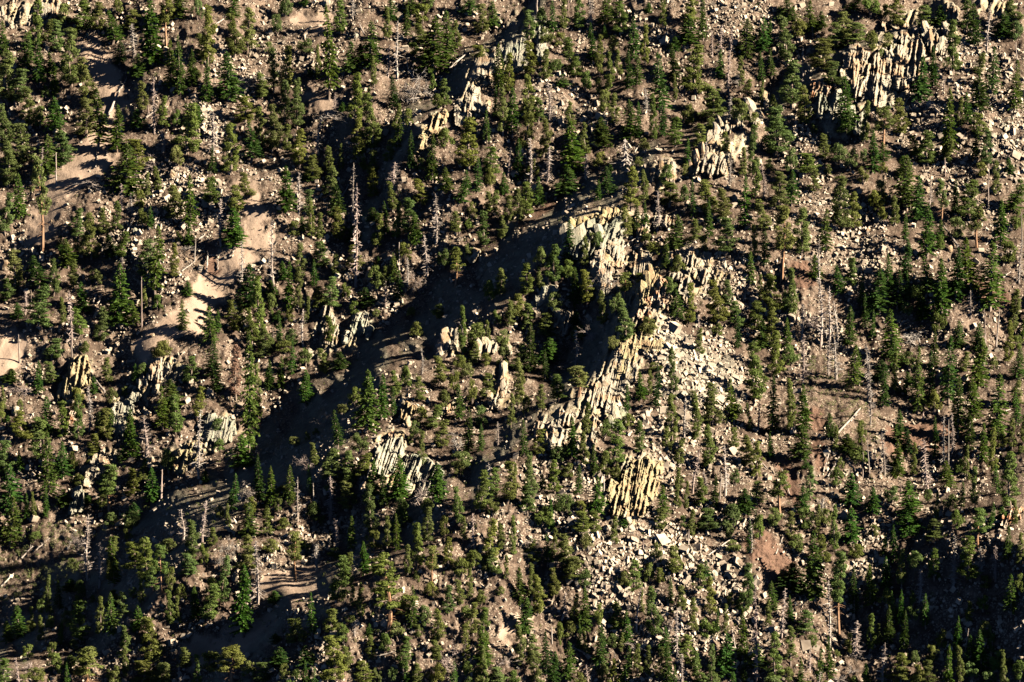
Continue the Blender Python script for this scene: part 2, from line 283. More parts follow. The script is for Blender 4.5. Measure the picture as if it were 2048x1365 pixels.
def pine_proto(sd, style='pine', material='pine', bark='bark'):
    r = np.random.default_rng(sd); t = Tubes(); cs = []; rs = []
    bend = r.normal(0, .22, 2); ph0 = r.uniform(0, 6)
    def axis(z): return np.array([bend[0] * math.sin(z * .45 + ph0) - bend[0] * math.sin(ph0), bend[1] * math.sin(z * .4), z])
    top = 9.5; zs = np.linspace(-.6, top, 9); tr = {'pine': .17, 'high': .20, 'hero': .20, 'bush': .16}[style]
    t.add([axis(z) for z in zs], [tr * (1 - .88 * max(z, 0) / 10) for z in zs], 6)
    lo = {'pine': .06 + r.uniform(0, .08), 'high': .42, 'hero': .36, 'bush': .05}[style]
    nl = {'pine': 58, 'high': 38, 'hero': 30, 'bush': 60}[style]
    prof_ph = r.uniform(0, 6, 3)
    for i in range(nl):
        q = lo + (1 - lo) * ((i + r.uniform(0, 1)) / nl); a = r.uniform(0, 6.283)
        if style == 'pine': env = min(1, .30 + (1 - q) * .95) * min(1, .55 + q * 2.4) * (.70 + .22 * math.sin(q * 11 + prof_ph[0]) + .14 * math.sin(q * 23 + prof_ph[1] + a))
        elif style == 'bush': env = math.sqrt(max(0.05, 1 - (1.25 * q - .35) ** 2)) * (.8 + .25 * math.sin(a * 2 + prof_ph[0] + q * 5))
        elif style == 'high': qq = (q - lo) / (1 - lo); env = (1 - qq * .62) * min(1, .6 + 2 * qq) * (.75 + .3 * math.sin(qq * 9 + a))
        else: qq = (q - lo) / (1 - lo); env = (1 - qq * .7) * r.uniform(.55, 1.1)
        reach = 1.28 * env * r.uniform(.45, 1.0) ** .6
        rise = {'pine': .55, 'bush': .5, 'high': .15, 'hero': .0}[style] + r.normal(0, .12)
        o = axis(max(.3, q * top - rise * reach)); e = axis(q * top) + np.array([math.cos(a) * reach, math.sin(a) * reach, rise * .25 + r.normal(0, .1)])
        mid = (o * .45 + e * .55) + np.array([0, 0, -.12 * reach]); t.add([o, mid, e], [.045, .03, .01], 3)
        rad = {'pine': .48, 'bush': .5, 'high': .5, 'hero': .42}[style] * r.uniform(.65, 1.2) * (1 - .25 * q)
        cs.append(e); rs.append(rad)
        if r.random() < .75: cs.append(mid * .35 + e * .65 + r.normal(0, .15, 3)); rs.append(rad * .75)
        if style == 'hero':
            for k in range(3): cs.append(e + np.array([math.cos(a + r.normal(0, .9)), math.sin(a + r.normal(0, .9)), r.normal(0, .15)]) * r.uniform(.2, .6)); rs.append(rad * .7)
    for k in range(4): cs.append(axis(top - k * .25) + r.normal(0, .08, 3)); rs.append(.17 + .05 * k)
    if style in ('high', 'hero'):
        for k in range(14):
            z = r.uniform(1.6, 10 * lo); a = r.uniform(0, 6.28); Ld = r.uniform(.4, 1.3); o = axis(z)
            e = o + np.array([math.cos(a) * Ld, math.sin(a) * Ld, -.25 * Ld]); t.add([o, (o + e) / 2 + (0, 0, .05), e], [.035, .022, .006], 3)
    V, Q = clump_leaves(r, cs, rs, 75, .55 if style in ('pine', 'bush') else .25, .25)
    if style == 'hero': V = V.copy(); 
    return t.mesh('pine_trunk', M[bark]), mesh_np('pine_crown', V, Q, M[material])
def snag_proto(sd, nb=60, droop=-.15, reach=1.5, topbreak=False, lo=.12):
    r = np.random.default_rng(sd); t = Tubes(); br = Tubes(); bend = r.normal(0, .12, 2)
    def axis(z): return np.array([bend[0] * math.sin(z * .5), bend[1] * math.sin(z * .45), z])
    zs = np.linspace(-.6, 10, 9); tip = .05 if topbreak else .012
    t.add([axis(z) + r.normal(0, .015, 3) for z in zs], [max(tip * 1.4, .26 * (1 - .85 * max(z, 0) / 10)) for z in zs], 6)
    for i in range(nb):
        q = lo + (.98 - lo) * (i + r.random()) / nb; a = r.uniform(0, 6.283); Lb = reach * r.uniform(.25, 1.0) * (1 - q * .65); o = axis(q * 10)
        pts = [o]; d = np.array([math.cos(a), math.sin(a), droop + r.normal(0, .2)]); p = o
        for k in range(3):
            p = p + d * Lb / 3; pts.append(p); d = d + np.array([r.normal(0, .25), r.normal(0, .25), r.normal(.08, .25)])
        br.add(pts, [.09, .07, .052, .028], 3)
        for k in range(int(r.integers(1, 4))):
            s = pts[int(r.integers(1, 3))]; e = s + r.normal(0, 1, 3) * Lb * .28; br.add([s, e], [.034, .014], 3)
    return t.mesh('snag_trunk', M['dead_wood']), br.mesh('snag_branches', M['dead_wood'])
def pole_proto(sd):
    r = np.random.default_rng(sd); t = Tubes(); br = Tubes(); b = r.normal(0, .05, 2)
    def axis(z): return np.array([b[0] * z * .4, b[1] * math.sin(z), z])
    zs = np.linspace(-.6, 10, 7); t.add([axis(z) + r.normal(0, .02, 3) for z in zs], [.27 * (1 - .62 * max(z, 0) / 10) for z in zs], 6)
    for i in range(9):
        z = r.uniform(2, 9.8); a = r.uniform(0, 6.28); L = r.uniform(.2, .7); o = axis(z); br.add([o, o + np.array([math.cos(a) * L, math.sin(a) * L, r.normal(0, .15)])], [.05, .015], 3)
    return t.mesh('pole_trunk', M['dead_wood']), br.mesh('pole_branches', M['dead_wood'])
def skeleton_proto(sd):
    r = np.random.default_rng(sd); t = Tubes(); br = Tubes()
    def grow(p, d, L, rad, lev):
        pts = [p]; rr = [rad]
        for k in range(3):
            d = unit(d + r.normal(0, .28, 3)); p = p + d * L / 3; pts.append(p); rr.append(rad * (1 - .2 * (k + 1)))
        (t if lev == 0 else br).add(pts, rr, 5 if lev == 0 else 3)
        if lev < 3:
            for k in range(int(r.integers(4, 7))):
                grow(pts[int(r.integers(1, 4))], unit(d * .5 + r.normal(0, .75, 3) * np.array([1, 1, .7]) + np.array([0, 0, .12])), L * r.uniform(.40, .66), rad * .55, lev + 1)
    for k in range(4): grow(np.array([r.normal(0, .15), r.normal(0, .15), -.4]), unit(np.array([r.normal(0, .35), r.normal(0, .35), 1])), r.uniform(4.5, 6.2), .22, 0)
    return t.mesh('skeleton_stem', M['dead_wood']), br.mesh('skeleton_twigs', M['dead_wood'])
def bush_proto(sd):
    r = np.random.default_rng(sd); t = Tubes(); cs = []; rs = []
    for i in range(30):
        a = r.uniform(0, 6.283); u = r.uniform(0, 1) ** .6; z = r.uniform(1.2, 9.2); env = math.sqrt(max(.04, 1 - ((z - 4.2) / 5.6) ** 2)); R = 1.22 * env * u
        e = np.array([math.cos(a) * R, math.sin(a) * R, z]); cs.append(e); rs.append(r.uniform(.3, .52))
        if i < 9: t.add([(r.normal(0, .1), r.normal(0, .1), -.5), e * np.array([.4, .4, .45]), e], [.09, .06, .015], 4)
    # clumps are squashed back later: heights are scaled by the instance
    C = np.array(cs); V, Q = clump_leaves(r, C * np.array([1, 1, .32]), rs, 80, .4, .25); V = V / np.array([1, 1, .32])
    return t.mesh('bush_stems', M['bark']), mesh_np('bush_crown', V, Q, M['bush'])
PROTO = {
    'f': [fir_proto(10 + i, d) for i, d in enumerate((1.0, 1.15, .85, 1.0, .7, 1.2, .9, 1.1, .8, 1.0))],
    'p': [pine_proto(150 + i) for i in range(15)],
    't': [snag_proto(130 + i, 40, -.1, 1.2, 1) for i in range(2)],
    'h': [pine_proto(50 + i, 'high', bark='orange_bark') for i in range(4)],
    'H': [pine_proto(60, 'hero', bark='orange_bark')],
    'u': [bush_proto(70 + i) for i in range(6)],
    'd': [snag_proto(80 + i, nb, dr, 1.6, tb) for i, (nb, dr, tb) in enumerate(((110, -.25, 0), (70, -.05, 1), (130, -.3, 0), (60, .1, 1), (100, -.5, 0), (80, 0, 1), (140, -.15, 0)))],
    'D': [snag_proto(90, 70, -1.3, 1.7)],
    'b': [pole_proto(100 + i) for i in range(3)],
    'k': [skeleton_proto(110 + i) for i in range(4)],
    'e': [pine_proto(120 + i, 'pine', 'brown_needles') for i in range(2)],
}
TREES = '''T00
f 20 180 440 110;p 60 430 820 220;p 290 0 400 130;f 215 270 560 140;f 405 430 600 100;p 455 170 420 140;p 570 240 700 200;p 700 480 860 180;p 690 800 1100 190;F 790 740 1200 160;f 430 790 1060 160;p 380 160 330 100;p 130 560 860 200;p 40 840 1180 160;p 130 1000 1360 220;p 60 1150 1500 180;f 380 1100 1420 180;p 490 1060 1340 200;d 335 1180 1500 100;b 450 1220 1480 20;p 640 10 260 180;p 790 30 260 160;f 895 100 350 140;p 940 0 120 80;p 1040 80 250 160;F 960 340 520 110;d 1070 190 470 120;f 1105 440 620 140;f 1215 0 540 180;h 1330 -60 380 150;f 1420 -40 150 200;p 1580 0 160 100;p 1660 60 540 160;p 1610 280 480 110;f 1440 310 760 110;p 1140 660 900 110;f 1100 880 1020 120;d 1235 610 1060 90;p 1310 780 1040 110;f 940 860 1220 130;p 1070 1120 1400 230;b 1190 840 920 20;d 1300 1050 1220 160;p 1500 840 1240 220;p 1410 900 1020 80;f 1560 830 1000 150;p 1870 120 480 160;p 1980 80 440 160;f 1870 -60 160 120;f 1830 440 820 200;p 1960 780 1000 200;d 1700 900 1250 150;p 1850 1000 1400 170;f 2010 1000 1290 140;k 1960 530 720 220;p 240 720 1000 160;p 320 880 1020 120;k 1230 1230 1360 200;p 520 60 200 130
l 785 1210 765 1350 8;l 960 730 855 970 26;l 1015 630 965 725 8;l 330 850 210 890 10;l 960 360 1060 364 8;l 1790 160 1720 210 14;l 1250 890 1170 955 18;l 880 1160 850 1250 7
T01
f 390 -40 50 80;p 235 -20 140 110;p 170 140 280 80;p 40 590 800 140;f 590 90 780 140;p 670 10 280 120;p 240 380 780 130;F 435 530 620 60;p 490 370 640 60;d 775 -60 160 60;f 920 190 540 170;f 760 350 590 150;F 840 360 540 130;f 1080 -20 170 110;p 1320 190 360 140;f 1240 -40 110 130;p 1330 60 190 130;p 1380 -20 80 100;f 1430 160 600 250;f 1530 110 500 160;p 1620 170 390 90;f 1700 -60 120 140;p 1790 40 290 130;f 1890 20 220 120;d 1130 170 640 110;d 1055 360 620 70;k 1265 500 820 170;k 1200 680 820 120;b 1215 470 560 15;p 1415 620 730 60;p 1510 640 860 120;p 1460 770 880 110;p 325 650 1040 130;p 130 840 1230 160;p 30 870 1200 130;p 350 1050 1340 140;p 260 1000 1220 100;d 500 920 1240 100;p 800 600 980 140;p 930 770 1220 170;p 820 960 1300 150;f 900 700 800 50;p 580 1180 1400 90;p 940 1210 1420 110;p 1065 1120 1300 100;p 450 1250 1450 150;p 1245 1260 1330 50;p 1700 960 1365 220;p 1890 1180 1400 160;f 1940 370 730 110;p 1780 380 470 140;p 1400 1300 1400 120;b 2015 1180 1400 40;k 650 870 960 160;d 1100 1300 1500 160;d 630 740 900 30;f 690 820 900 60;p 390 330 440 130;p 100 350 430 80
l 1680 440 1550 560 16;l 830 210 870 290 14;l 960 350 990 440 7
T02
p 130 90 340 130;b 200 -60 140 40;b 450 -80 90 20;p 540 -20 240 130;p 870 20 270 170;f 750 -60 200 150;f 970 160 480 120;f 1000 460 680 90;p 510 310 630 170;f 740 210 310 50;p 380 280 380 100;p 140 340 620 150;p 270 400 650 100;f 1090 20 100 70;f 1410 140 370 180;p 1430 -40 200 140;p 1480 370 770 200;f 1180 450 900 160;p 865 410 620 70;p 130 620 980 150;p 210 790 1000 130;f 480 990 1380 180;p 480 820 1020 90;p 250 960 1270 130;p 820 760 1010 110;f 940 820 1120 150;f 1010 830 1090 70;F 710 950 1180 170;D 880 1110 1340 200;p 1590 700 960 210;p 1500 1000 1190 140;p 1310 950 1180 150;d 1735 220 800 80;f 1870 170 480 160;f 2010 150 420 120;p 1830 460 700 80;k 1800 590 700 100;p 1900 640 840 110;d 1740 770 960 60;p 1700 1060 1230 110;p 1800 800 870 90;d 1555 1130 1365 100;b 1560 100 230 20;p 1010 1270 1340 80;f 790 1310 1400 60;p 690 650 760 60;F 400 600 700 130;f 1300 300 420 110
l 570 760 500 800 8;l 1000 1190 940 1330 12
T03
f 345 20 290 120;f 10 170 360 60;p 140 140 520 150;p 190 500 860 220;p 60 870 1250 260;p 280 700 1000 140;p 440 320 560 260;p 540 190 400 200;p 600 100 320 180;p 700 190 360 220;f 690 -20 90 140;p 540 500 700 180;p 1030 -20 220 150;p 1260 50 220 180;p 940 60 170 120;f 1380 50 200 130;p 1580 -30 260 120;F 1650 40 360 120;d 1750 20 430 90;p 1480 180 600 150;F 1880 100 300 160;p 1980 -20 180 150;p 1990 200 330 120;b 1995 340 560 16;p 1690 430 600 110;F 1690 570 900 150;f 1800 400 760 130;f 1230 470 830 140;f 630 640 1080 180;h 920 860 1190 190;p 1040 800 1080 160;p 640 900 1090 140;f 1450 740 1260 120;p 1690 910 1100 150;f 920 1150 1290 120;p 1280 1060 1330 190;p 1180 1090 1260 120;f 1980 500 900 120;p 1760 1050 1330 130;p 1430 1120 1320 80;p 300 1230 1400 200;p 190 1220 1380 110;p 440 1080 1280 110;p 960 290 400 130;p 910 420 520 90;p 830 280 420 110;b 905 830 950 8;b 280 390 620 20;p 660 1220 1365 120;f 1080 1260 1420 120;b 1420 1260 1420 20;k 1270 790 870 120;d 1410 620 730 60;f 1930 1270 1400 90;F 150 0 170 190;p 820 -30 130 170;F 420 100 230 120
l 670 740 900 820 14;l 700 820 900 960 10
T10
f 150 40 390 130;p 40 190 520 150;h 340 -100 660 170;f 1010 -200 200 260;d 980 100 320 80;d 1050 180 340 60;p 930 250 500 110;p 820 300 520 110;p 630 310 560 140;p 730 350 720 140;p 650 540 700 120;f 540 550 780 140;F 480 520 640 70;f 1200 290 460 70;p 1260 -30 170 80;p 1370 130 400 170;f 1520 50 440 120;f 1510 420 620 90;p 1690 60 280 160;d 1765 220 600 100;p 1880 120 330 150;f 1870 310 620 190;p 1390 590 860 100;p 1180 560 860 200;f 1260 470 1000 150;p 970 490 700 120;d 960 690 820 150;f 960 760 1240 200;p 590 720 940 90;F 290 690 940 160;p 430 710 1000 110;p 110 640 960 170;p 40 860 1060 130;p 330 940 1280 240;d 200 960 1160 50;b 250 950 1090 15;f 650 900 1130 140;d 570 960 1400 90;p 630 1110 1330 150;p 790 1100 1380 130;b 1135 850 1250 12;f 1060 1050 1240 110;p 1260 1010 1110 90;f 1500 880 1000 100;f 1460 1040 1280 100;f 1680 1100 1400 130;p 1850 1040 1300 130;p 1930 1020 1260 70;d 1930 560 920 90;F 1980 760 1100 180;f 1740 1120 1300 70;b 1555 540 730 20;F 140 1060 1180 110;p 2010 1100 1400 120;p 1140 980 1130 80;k 800 0 120 220;k 1520 560 640 120;p 1990 20 220 140;F 880 520 700 120
l 1090 350 1010 510 16;l 1275 390 1240 470 12;l 860 600 810 650 18;l 930 590 880 640 18;l 1665 670 1650 820 18;l 1670 680 1760 682 8;l 1745 720 1740 800 10;l 1875 640 1840 690 10;l 815 1000 780 1070 18;l 770 1000 745 1060 14;l 1640 520 1590 550 10;l 1560 730 1450 810 9
T11
f 245 -20 340 150;f 420 -30 80 110;p 590 -20 200 130;p 430 160 370 120;F 370 370 490 80;f 640 120 380 130;p 650 300 560 130;d 770 -60 480 100;d 795 100 930 120;f 780 430 570 120;p 780 600 800 150;p 940 -20 220 130;p 1090 90 330 90;d 1110 -40 110 160;p 1310 70 280 150;f 1520 -20 170 110;f 1665 10 280 120;p 1840 170 360 110;p 1220 230 510 160;f 1275 340 590 110;d 1440 180 590 130;p 1590 330 500 120;p 1700 400 480 80;p 1830 330 600 120;p 1960 360 560 90;p 2020 200 420 100;f 1985 20 190 80;d 140 400 940 120;p 350 590 880 120;f 215 730 880 90;p 510 570 780 160;p 640 670 840 80;F 970 690 750 50;f 1100 670 890 90;p 1030 760 940 80;d 1370 500 860 120;k 1300 760 960 110;b 1145 570 790 18;p 1180 600 720 120;h 1597 620 930 150;p 1500 650 780 100;p 1700 610 720 80;p 30 860 1380 150;p 120 1010 1150 100;f 180 1120 1200 100;p 500 930 1110 130;p 610 860 1120 160;F 880 940 1090 170;p 790 1060 1150 80;p 960 1120 1180 70;p 570 1170 1400 120;d 140 1250 1400 60;p 280 1290 1400 110;p 1960 790 1000 120;p 1880 900 1050 120;p 2020 1040 1260 110;p 1450 1090 1190 110;p 1240 1100 1170 70;p 1280 1230 1330 110;p 1760 1240 1400 140;p 1970 1300 1420 120;p 50 1260 1500 150;k 850 370 440 130;F 940 300 420 150;F 120 880 1000 110
l 475 1030 400 1120 20;l 1260 570 1210 610 12;l 740 120 690 210 12;l 930 810 870 880 14
T12
p 110 100 360 160;p 40 150 420 130;f 215 60 290 90;f 440 -20 190 190;F 760 -20 200 140;f 690 80 240 60;p 950 -20 330 150;p 900 300 540 130;p 1250 -20 120 140;p 1260 100 290 200;p 1380 140 260 80;p 1600 80 360 180;p 1680 150 400 150;f 1860 60 460 110;p 2010 240 480 140;f 1310 370 630 170;p 1450 390 570 120;p 1710 380 680 220;p 1530 540 660 100;p 580 530 780 75;p 350 590 900 150;p 230 640 770 120;p 450 740 870 110;p 120 750 1000 140;p 235 770 980 80;p 600 800 1080 150;k 710 740 990 160;h 895 820 1060 130;p 680 510 660 90;p 1130 580 680 110;p 40 990 1180 160;p 120 1070 1290 130;p 280 1140 1330 160;p 340 1000 1140 130;f 510 1130 1260 80;k 640 1220 1365 130;p 900 1060 1380 160;p 830 1010 1170 110;p 1090 1200 1330 170;p 1020 830 900 80;f 1310 960 1190 130;p 1270 880 1010 110;p 1640 880 1250 180;p 1720 880 1080 130;p 1800 1050 1250 130;p 1940 1050 1290 170;f 2000 1200 1420 120;d 1490 1150 1340 60;p 540 1260 1380 130;p 640 520 640 80
l 1000 540 800 680 14
T13
p 80 20 320 180;f 190 10 280 130;p 360 -20 180 110;h 110 300 870 200;p 270 310 680 180;f 460 320 680 120;p 600 50 480 190;p 690 180 480 130;f 1100 -100 300 240;p 900 100 240 130;p 870 180 330 130;f 1200 60 410 130;h 1385 80 430 110;p 1620 80 400 190;b 1760 -60 300 18;f 1990 80 330 170;b 2030 330 560 18;h 1670 280 620 150;f 1275 290 700 140;f 1375 400 560 90;f 1110 560 890 110;f 1600 560 1000 200;f 1780 600 1130 230;f 1260 700 1000 130;f 1390 720 1190 150;f 960 680 980 110;f 890 800 1150 190;f 560 760 1000 110;p 660 700 940 120;p 60 840 1140 180;p 160 1000 1130 110;p 30 1100 1400 130;d 425 680 1400 120;d 490 920 1400 110;d 555 1040 1400 100;k 350 1020 1300 180;d 265 1060 1350 80;f 650 1100 1400 110;f 980 1130 1500 180;p 1200 930 1050 120;k 1200 1220 1400 200;b 1825 1100 1420 20;b 1745 1100 1420 20;f 1520 1210 1420 130;f 1680 1230 1450 120;p 1990 950 1150 110;d 405 540 760 60;f 380 680 870 120;F 1500 640 1050 150;F 1230 1000 1200 140
l 1090 880 985 990 20;l 1075 1215 1050 1250 14;l 1800 540 1740 600 10;l 2044 680 1800 600 9;l 2000 600 1940 670 10;l 1940 815 1880 860 9;l 1400 450 1520 620 20
T20
b 155 -60 170 20;b 575 -60 140 20;p 420 -20 160 170;p 410 170 340 150;p 675 10 110 80;p 1290 10 150 160;p 870 130 330 110;f 1085 180 320 60;p 1150 190 290 100;F 1700 0 280 140;F 1730 170 400 110;e 1890 40 480 130;f 1995 -40 920 150;f 365 450 740 140;p 490 480 780 130;p 620 400 560 120;f 745 280 420 80;p 890 400 520 100;p 1000 370 440 60;d 715 350 720 90;p 860 540 800 140;f 890 540 740 80;p 790 600 740 70;d 1165 600 960 190;f 1370 310 520 170;p 1400 430 740 130;p 1320 560 660 100;d 1590 540 1100 110;p 1580 360 640 120;p 1350 880 1040 130;p 320 620 960 200;p 60 800 1080 170;f 80 1000 1380 200;f 380 740 1270 150;f 500 810 1090 140;p 590 900 1050 90;p 750 740 920 140;F 160 870 1050 60;p 730 950 1000 80;h 880 990 1380 200;p 1040 1020 1250 150;f 1215 1020 1300 130;p 1160 940 1120 90;b 1290 1020 1260 30;f 510 1180 1330 140;f 700 1230 1290 80;p 820 1160 1340 110;f 1930 750 1010 190;f 1870 1070 1380 90;k 1980 1100 1290 140;p 2000 1270 1400 100;f 1640 1030 1130 70;f 60 590 640 70;p 200 560 800 180;F 1060 1290 1420 140;p 640 1070 1160 110;p 1540 120 330 150;p 1750 630 720 120;p 1760 790 880 90;k 150 300 440 130;F 80 220 330 150
l 700 230 840 410 18;l 1535 1060 1500 960 8;l 275 570 240 620 8
T21
p 70 0 80 120;p 230 0 90 160;p 540 60 260 120;F 670 80 220 140;p 240 140 220 60;f 130 280 320 60;f 400 240 500 130;k 550 550 680 90;f 890 250 730 190;p 790 390 520 110;p 690 510 590 80;p 1100 230 460 110;p 1200 230 380 100;p 1300 280 480 120;p 1460 120 350 140;p 1590 260 420 110;p 1740 0 180 120;p 1980 60 200 130;p 1850 260 450 130;p 1730 340 500 80;p 1800 540 680 120;p 1400 510 700 140;p 1320 540 640 110;p 1490 630 860 150;p 1270 660 800 100;p 1240 750 820 50;k 1600 690 860 130;p 1640 900 1000 200;p 310 770 840 90;p 410 730 800 50;p 480 700 750 60;p 460 810 1000 90;k 400 880 1040 130;p 830 760 900 140;p 620 860 1120 200;p 740 880 1180 180;p 880 900 1100 170;p 590 1130 1230 90;p 730 1120 1350 170;p 210 1170 1260 110;f 1145 920 1260 170;f 1450 990 1290 170;k 1330 1050 1320 110;p 1160 1280 1400 120;p 1370 1280 1400 110;p 1790 1040 1360 140;p 1900 1010 1300 140;d 1880 960 1300 100;p 1890 1280 1400 110;p 2010 960 1300 150;d 1935 640 830 90;b 460 1130 1280 15;p 10 180 620 90;p 90 1330 1400 60;k 30 1130 1230 120;d 5 820 960 80
l 420 1290 340 1340 10
T22
p 60 20 240 140;f 290 -20 160 170;p 810 -20 80 120;d 505 -100 200 100;h 530 200 460 200;p 370 270 480 160;p 230 340 560 100;p 110 460 600 80;p 605 490 760 80;f 1030 250 470 90;p 1150 180 250 120;p 1280 430 830 130;p 1600 350 680 180;p 1780 510 610 110;p 1940 20 480 190;p 1560 680 1010 140;p 1020 640 900 120;p 820 640 1000 180;p 740 650 780 90;p 740 890 1080 110;p 220 700 920 130;p 370 850 960 120;p 130 910 1340 130;p 340 950 1220 120;p 440 990 1100 110;p 120 1130 1380 150;f 680 1090 1380 140;p 410 1240 1400 150;p 550 1290 1400 90;b 735 1060 1220 10;d 1445 850 1210 110;d 1705 830 1240 110;b 1660 1050 1280 12;d 1540 1030 1200 30;p 1340 780 1000 100;p 1330 1010 1180 90;f 1200 1160 1420 120;p 1490 1090 1330 130;p 1760 690 870 100;p 1870 760 1000 140;p 1960 800 1100 120;F 1860 1180 1380 150;p 1960 1120 1300 150;p 1780 1040 1150 80;p 830 1000 1130 80;p 1440 400 460 60;k 430 150 210 160;p 1250 700 880 90;p 930 600 700 110;p 20 980 1280 60
l 1880 830 2040 1020 10;l 1160 850 1220 950 16
T23
d 275 -60 350 130;d 485 -40 270 80;d 545 -20 300 140;b 420 -80 60 15;f 690 40 370 140;f 1010 -20 220 150;d 800 20 460 90;d 820 60 670 90;f 1200 60 580 120;f 1450 -20 500 150;p 1560 80 260 110;f 1690 -20 380 170;f 1640 300 640 140;f 1830 280 780 180;f 1520 300 760 140;b 1735 -60 180 18;b 1825 -60 60 16;f 2000 60 300 120;p 2000 320 520 120;F 40 290 740 110;p 185 310 740 110;f 280 360 720 120;f 270 680 950 160;f 500 580 760 100;F 20 740 930 60;F 640 740 900 160;p 750 660 820 80;f 1045 560 820 120;f 1030 800 1090 130;F 1110 700 900 100;b 815 780 1080 10;b 865 830 980 26;d 1285 770 1220 120;d 1415 590 1000 50;b 1445 620 990 14;d 1470 560 900 40;f 1335 610 930 60;f 1430 960 1180 130;p 1940 900 1330 180;h 95 1040 1380 180;p 340 1000 1280 110;p 540 1040 1180 120;f 280 1160 1380 130;f 660 1060 1320 150;f 840 1170 1380 120;f 1130 1120 1380 180;b 1065 1130 1240 10;d 435 1240 1380 40;f 300 940 1020 80;b 1240 560 620 30;F 1880 1320 1420 100;p 2030 840 900 60;b 755 880 1090 20;F 900 150 330 160;F 1100 250 420 130
l 740 540 550 750 18;l 710 590 660 640 14;l 495 880 440 1050 14;l 570 930 480 1090 18;l 110 1020 170 1230 8;l 1950 545 1900 560 10;l 1600 35 1560 70 14;l 620 940 720 1060 10
T30
f 90 -100 290 180;d 705 20 540 170;d 795 240 610 120;k 620 130 320 130;p 280 170 240 100;p 890 200 390 110;p 1060 250 480 170;p 1170 220 560 180;h 1290 270 660 150;p 1350 240 330 140;p 1230 440 640 150;d 1465 -20 230 120;p 1520 80 400 150;p 1500 340 520 160;p 1630 290 440 80;e 1700 130 280 100;k 1820 180 360 110;k 1750 290 460 140;p 1990 200 500 170;f 1990 -60 200 150;f 1950 450 1000 170;p 1370 480 640 100;p 1440 610 730 110;p 1660 590 880 160;p 1690 560 720 100;p 880 420 560 80;p 640 590 740 110;p 650 730 1060 190;p 540 810 900 90;p 880 620 800 140;p 980 650 870 120;p 740 680 740 50;f 1100 760 960 110;p 980 920 1180 110;p 1200 850 1240 210;f 150 760 1010 140;f 60 880 1060 110;p 240 890 960 100;p 400 850 940 70;d 80 690 890 90;p 590 1040 1100 80;p 420 1070 1180 90;p 440 1160 1300 130;k 270 1180 1300 160;p 290 1270 1380 130;p 40 1180 1380 160;p 180 1320 1400 100;h 690 1090 1480 270;p 560 1190 1330 150;p 910 1260 1400 120;p 1130 1200 1380 200;p 1300 1240 1380 160;p 1470 1090 1260 130;h 1850 1080 1430 260;p 1680 1150 1290 200;p 1990 1220 1330 110;k 1840 900 1050 120;p 1280 1290 1400 150;f 560 540 640 140;p 590 390 480 100;d 1030 840 920 80;p 1050 20 130 140;p 890 30 120 130
l 265 290 170 380 14;l 400 220 290 315 12;l 110 505 10 610 14;l 1775 490 1690 550 10;l 570 250 540 310 16
T31
p 90 -20 200 110;p 220 70 150 120;h 315 170 560 160;d 490 260 460 110;d 15 230 740 130;p 110 240 340 130;p 400 240 320 90;p 640 370 740 180;p 730 330 560 100;p 620 310 380 120;F 140 640 740 140;H 1060 360 970 280;p 1215 270 520 80;p 1385 -20 280 120;h 1410 280 600 140;p 1160 0 150 180;p 1540 210 440 110;p 1510 60 200 80;p 1400 590 700 120;p 1280 490 570 60;f 1250 610 930 110;p 1180 670 840 150;p 1880 80 420 150;p 1920 300 520 120;p 1960 100 330 100;p 1540 600 840 110;p 1630 550 760 100;p 1800 650 750 90;p 1950 610 680 80;p 1740 740 1000 120;p 1830 770 1080 130;f 1820 980 1230 150;p 1680 780 880 110;p 1450 790 1050 130;p 1350 780 920 110;p 600 780 990 150;p 270 860 1080 110;p 370 860 1060 100;F 160 980 1060 120;p 750 840 900 80;p 700 920 1060 110;d 790 870 1000 60;p 610 1000 1380 210;p 720 1080 1250 120;f 905 900 990 60;p 920 1000 1200 110;p 1030 1010 1150 110;p 850 1200 1380 180;p 1130 910 1030 120;p 1180 1000 1300 140;p 1290 920 1010 80;p 1430 1030 1200 120;k 1520 1010 1290 180;p 1290 1220 1400 120;p 1440 1240 1400 150;p 1090 1270 1380 90;p 1940 1240 1420 180;k 1940 1110 1230 140;p 40 1210 1380 150;F 180 1090 1250 180;F 400 1080 1250 170;p 970 1280 1400 80
l 130 880 80 930 9;l 1110 1130 960 1170 9
T32
p 550 0 180 160;p 650 0 180 130;p 470 180 480 200;p 450 380 560 170;p 590 200 320 110;p 190 230 420 130;k 140 180 300 140;p 150 420 700 90;f 60 460 760 110;p 200 520 850 130;p 330 450 700 110;p 500 660 890 80;f 110 700 1000 140;p 170 1000 1230 150;p 380 920 1080 70;b 320 920 1060 20;f 340 1130 1400 100;f 450 1060 1380 130;D 400 640 860 110;f 710 930 1290 130;p 820 740 960 130;p 690 770 920 80;p 870 970 1150 60;f 920 800 1060 90;f 920 1090 1420 110;p 1160 600 1010 150;f 1220 930 1150 110;p 1160 280 430 90;p 1290 280 500 150;k 990 350 420 100;p 980 400 650 140;p 890 490 600 120;p 1100 440 570 90;p 1350 600 800 100;f 1550 400 560 100;p 1510 430 640 140;p 1440 1000 1260 170;p 1500 1120 1400 130;f 1710 990 1340 180;p 1850 420 840 150;p 1180 -20 160 120;p 1580 -20 160 200;p 1760 -20 140 170;f 1900 80 330 60;d 1915 50 330 50;d 1955 550 1430 90;f 1950 1060 1260 160;p 1980 60 220 100;p 1770 250 340 120;F 880 20 130 100;p 20 1290 1400 90;d 1270 860 970 40;b 820 1120 1240 20;p 1330 1020 1100 90;k 1020 980 1110 150;b 1410 140 260 24;b 1050 230 340 20
l 800 580 750 640 9;l 1790 200 1570 360 12;l 1740 780 1690 830 14;l 480 1090 640 1170 14;l 1760 960 1790 1110 9;l 1300 860 1250 970 9
T33
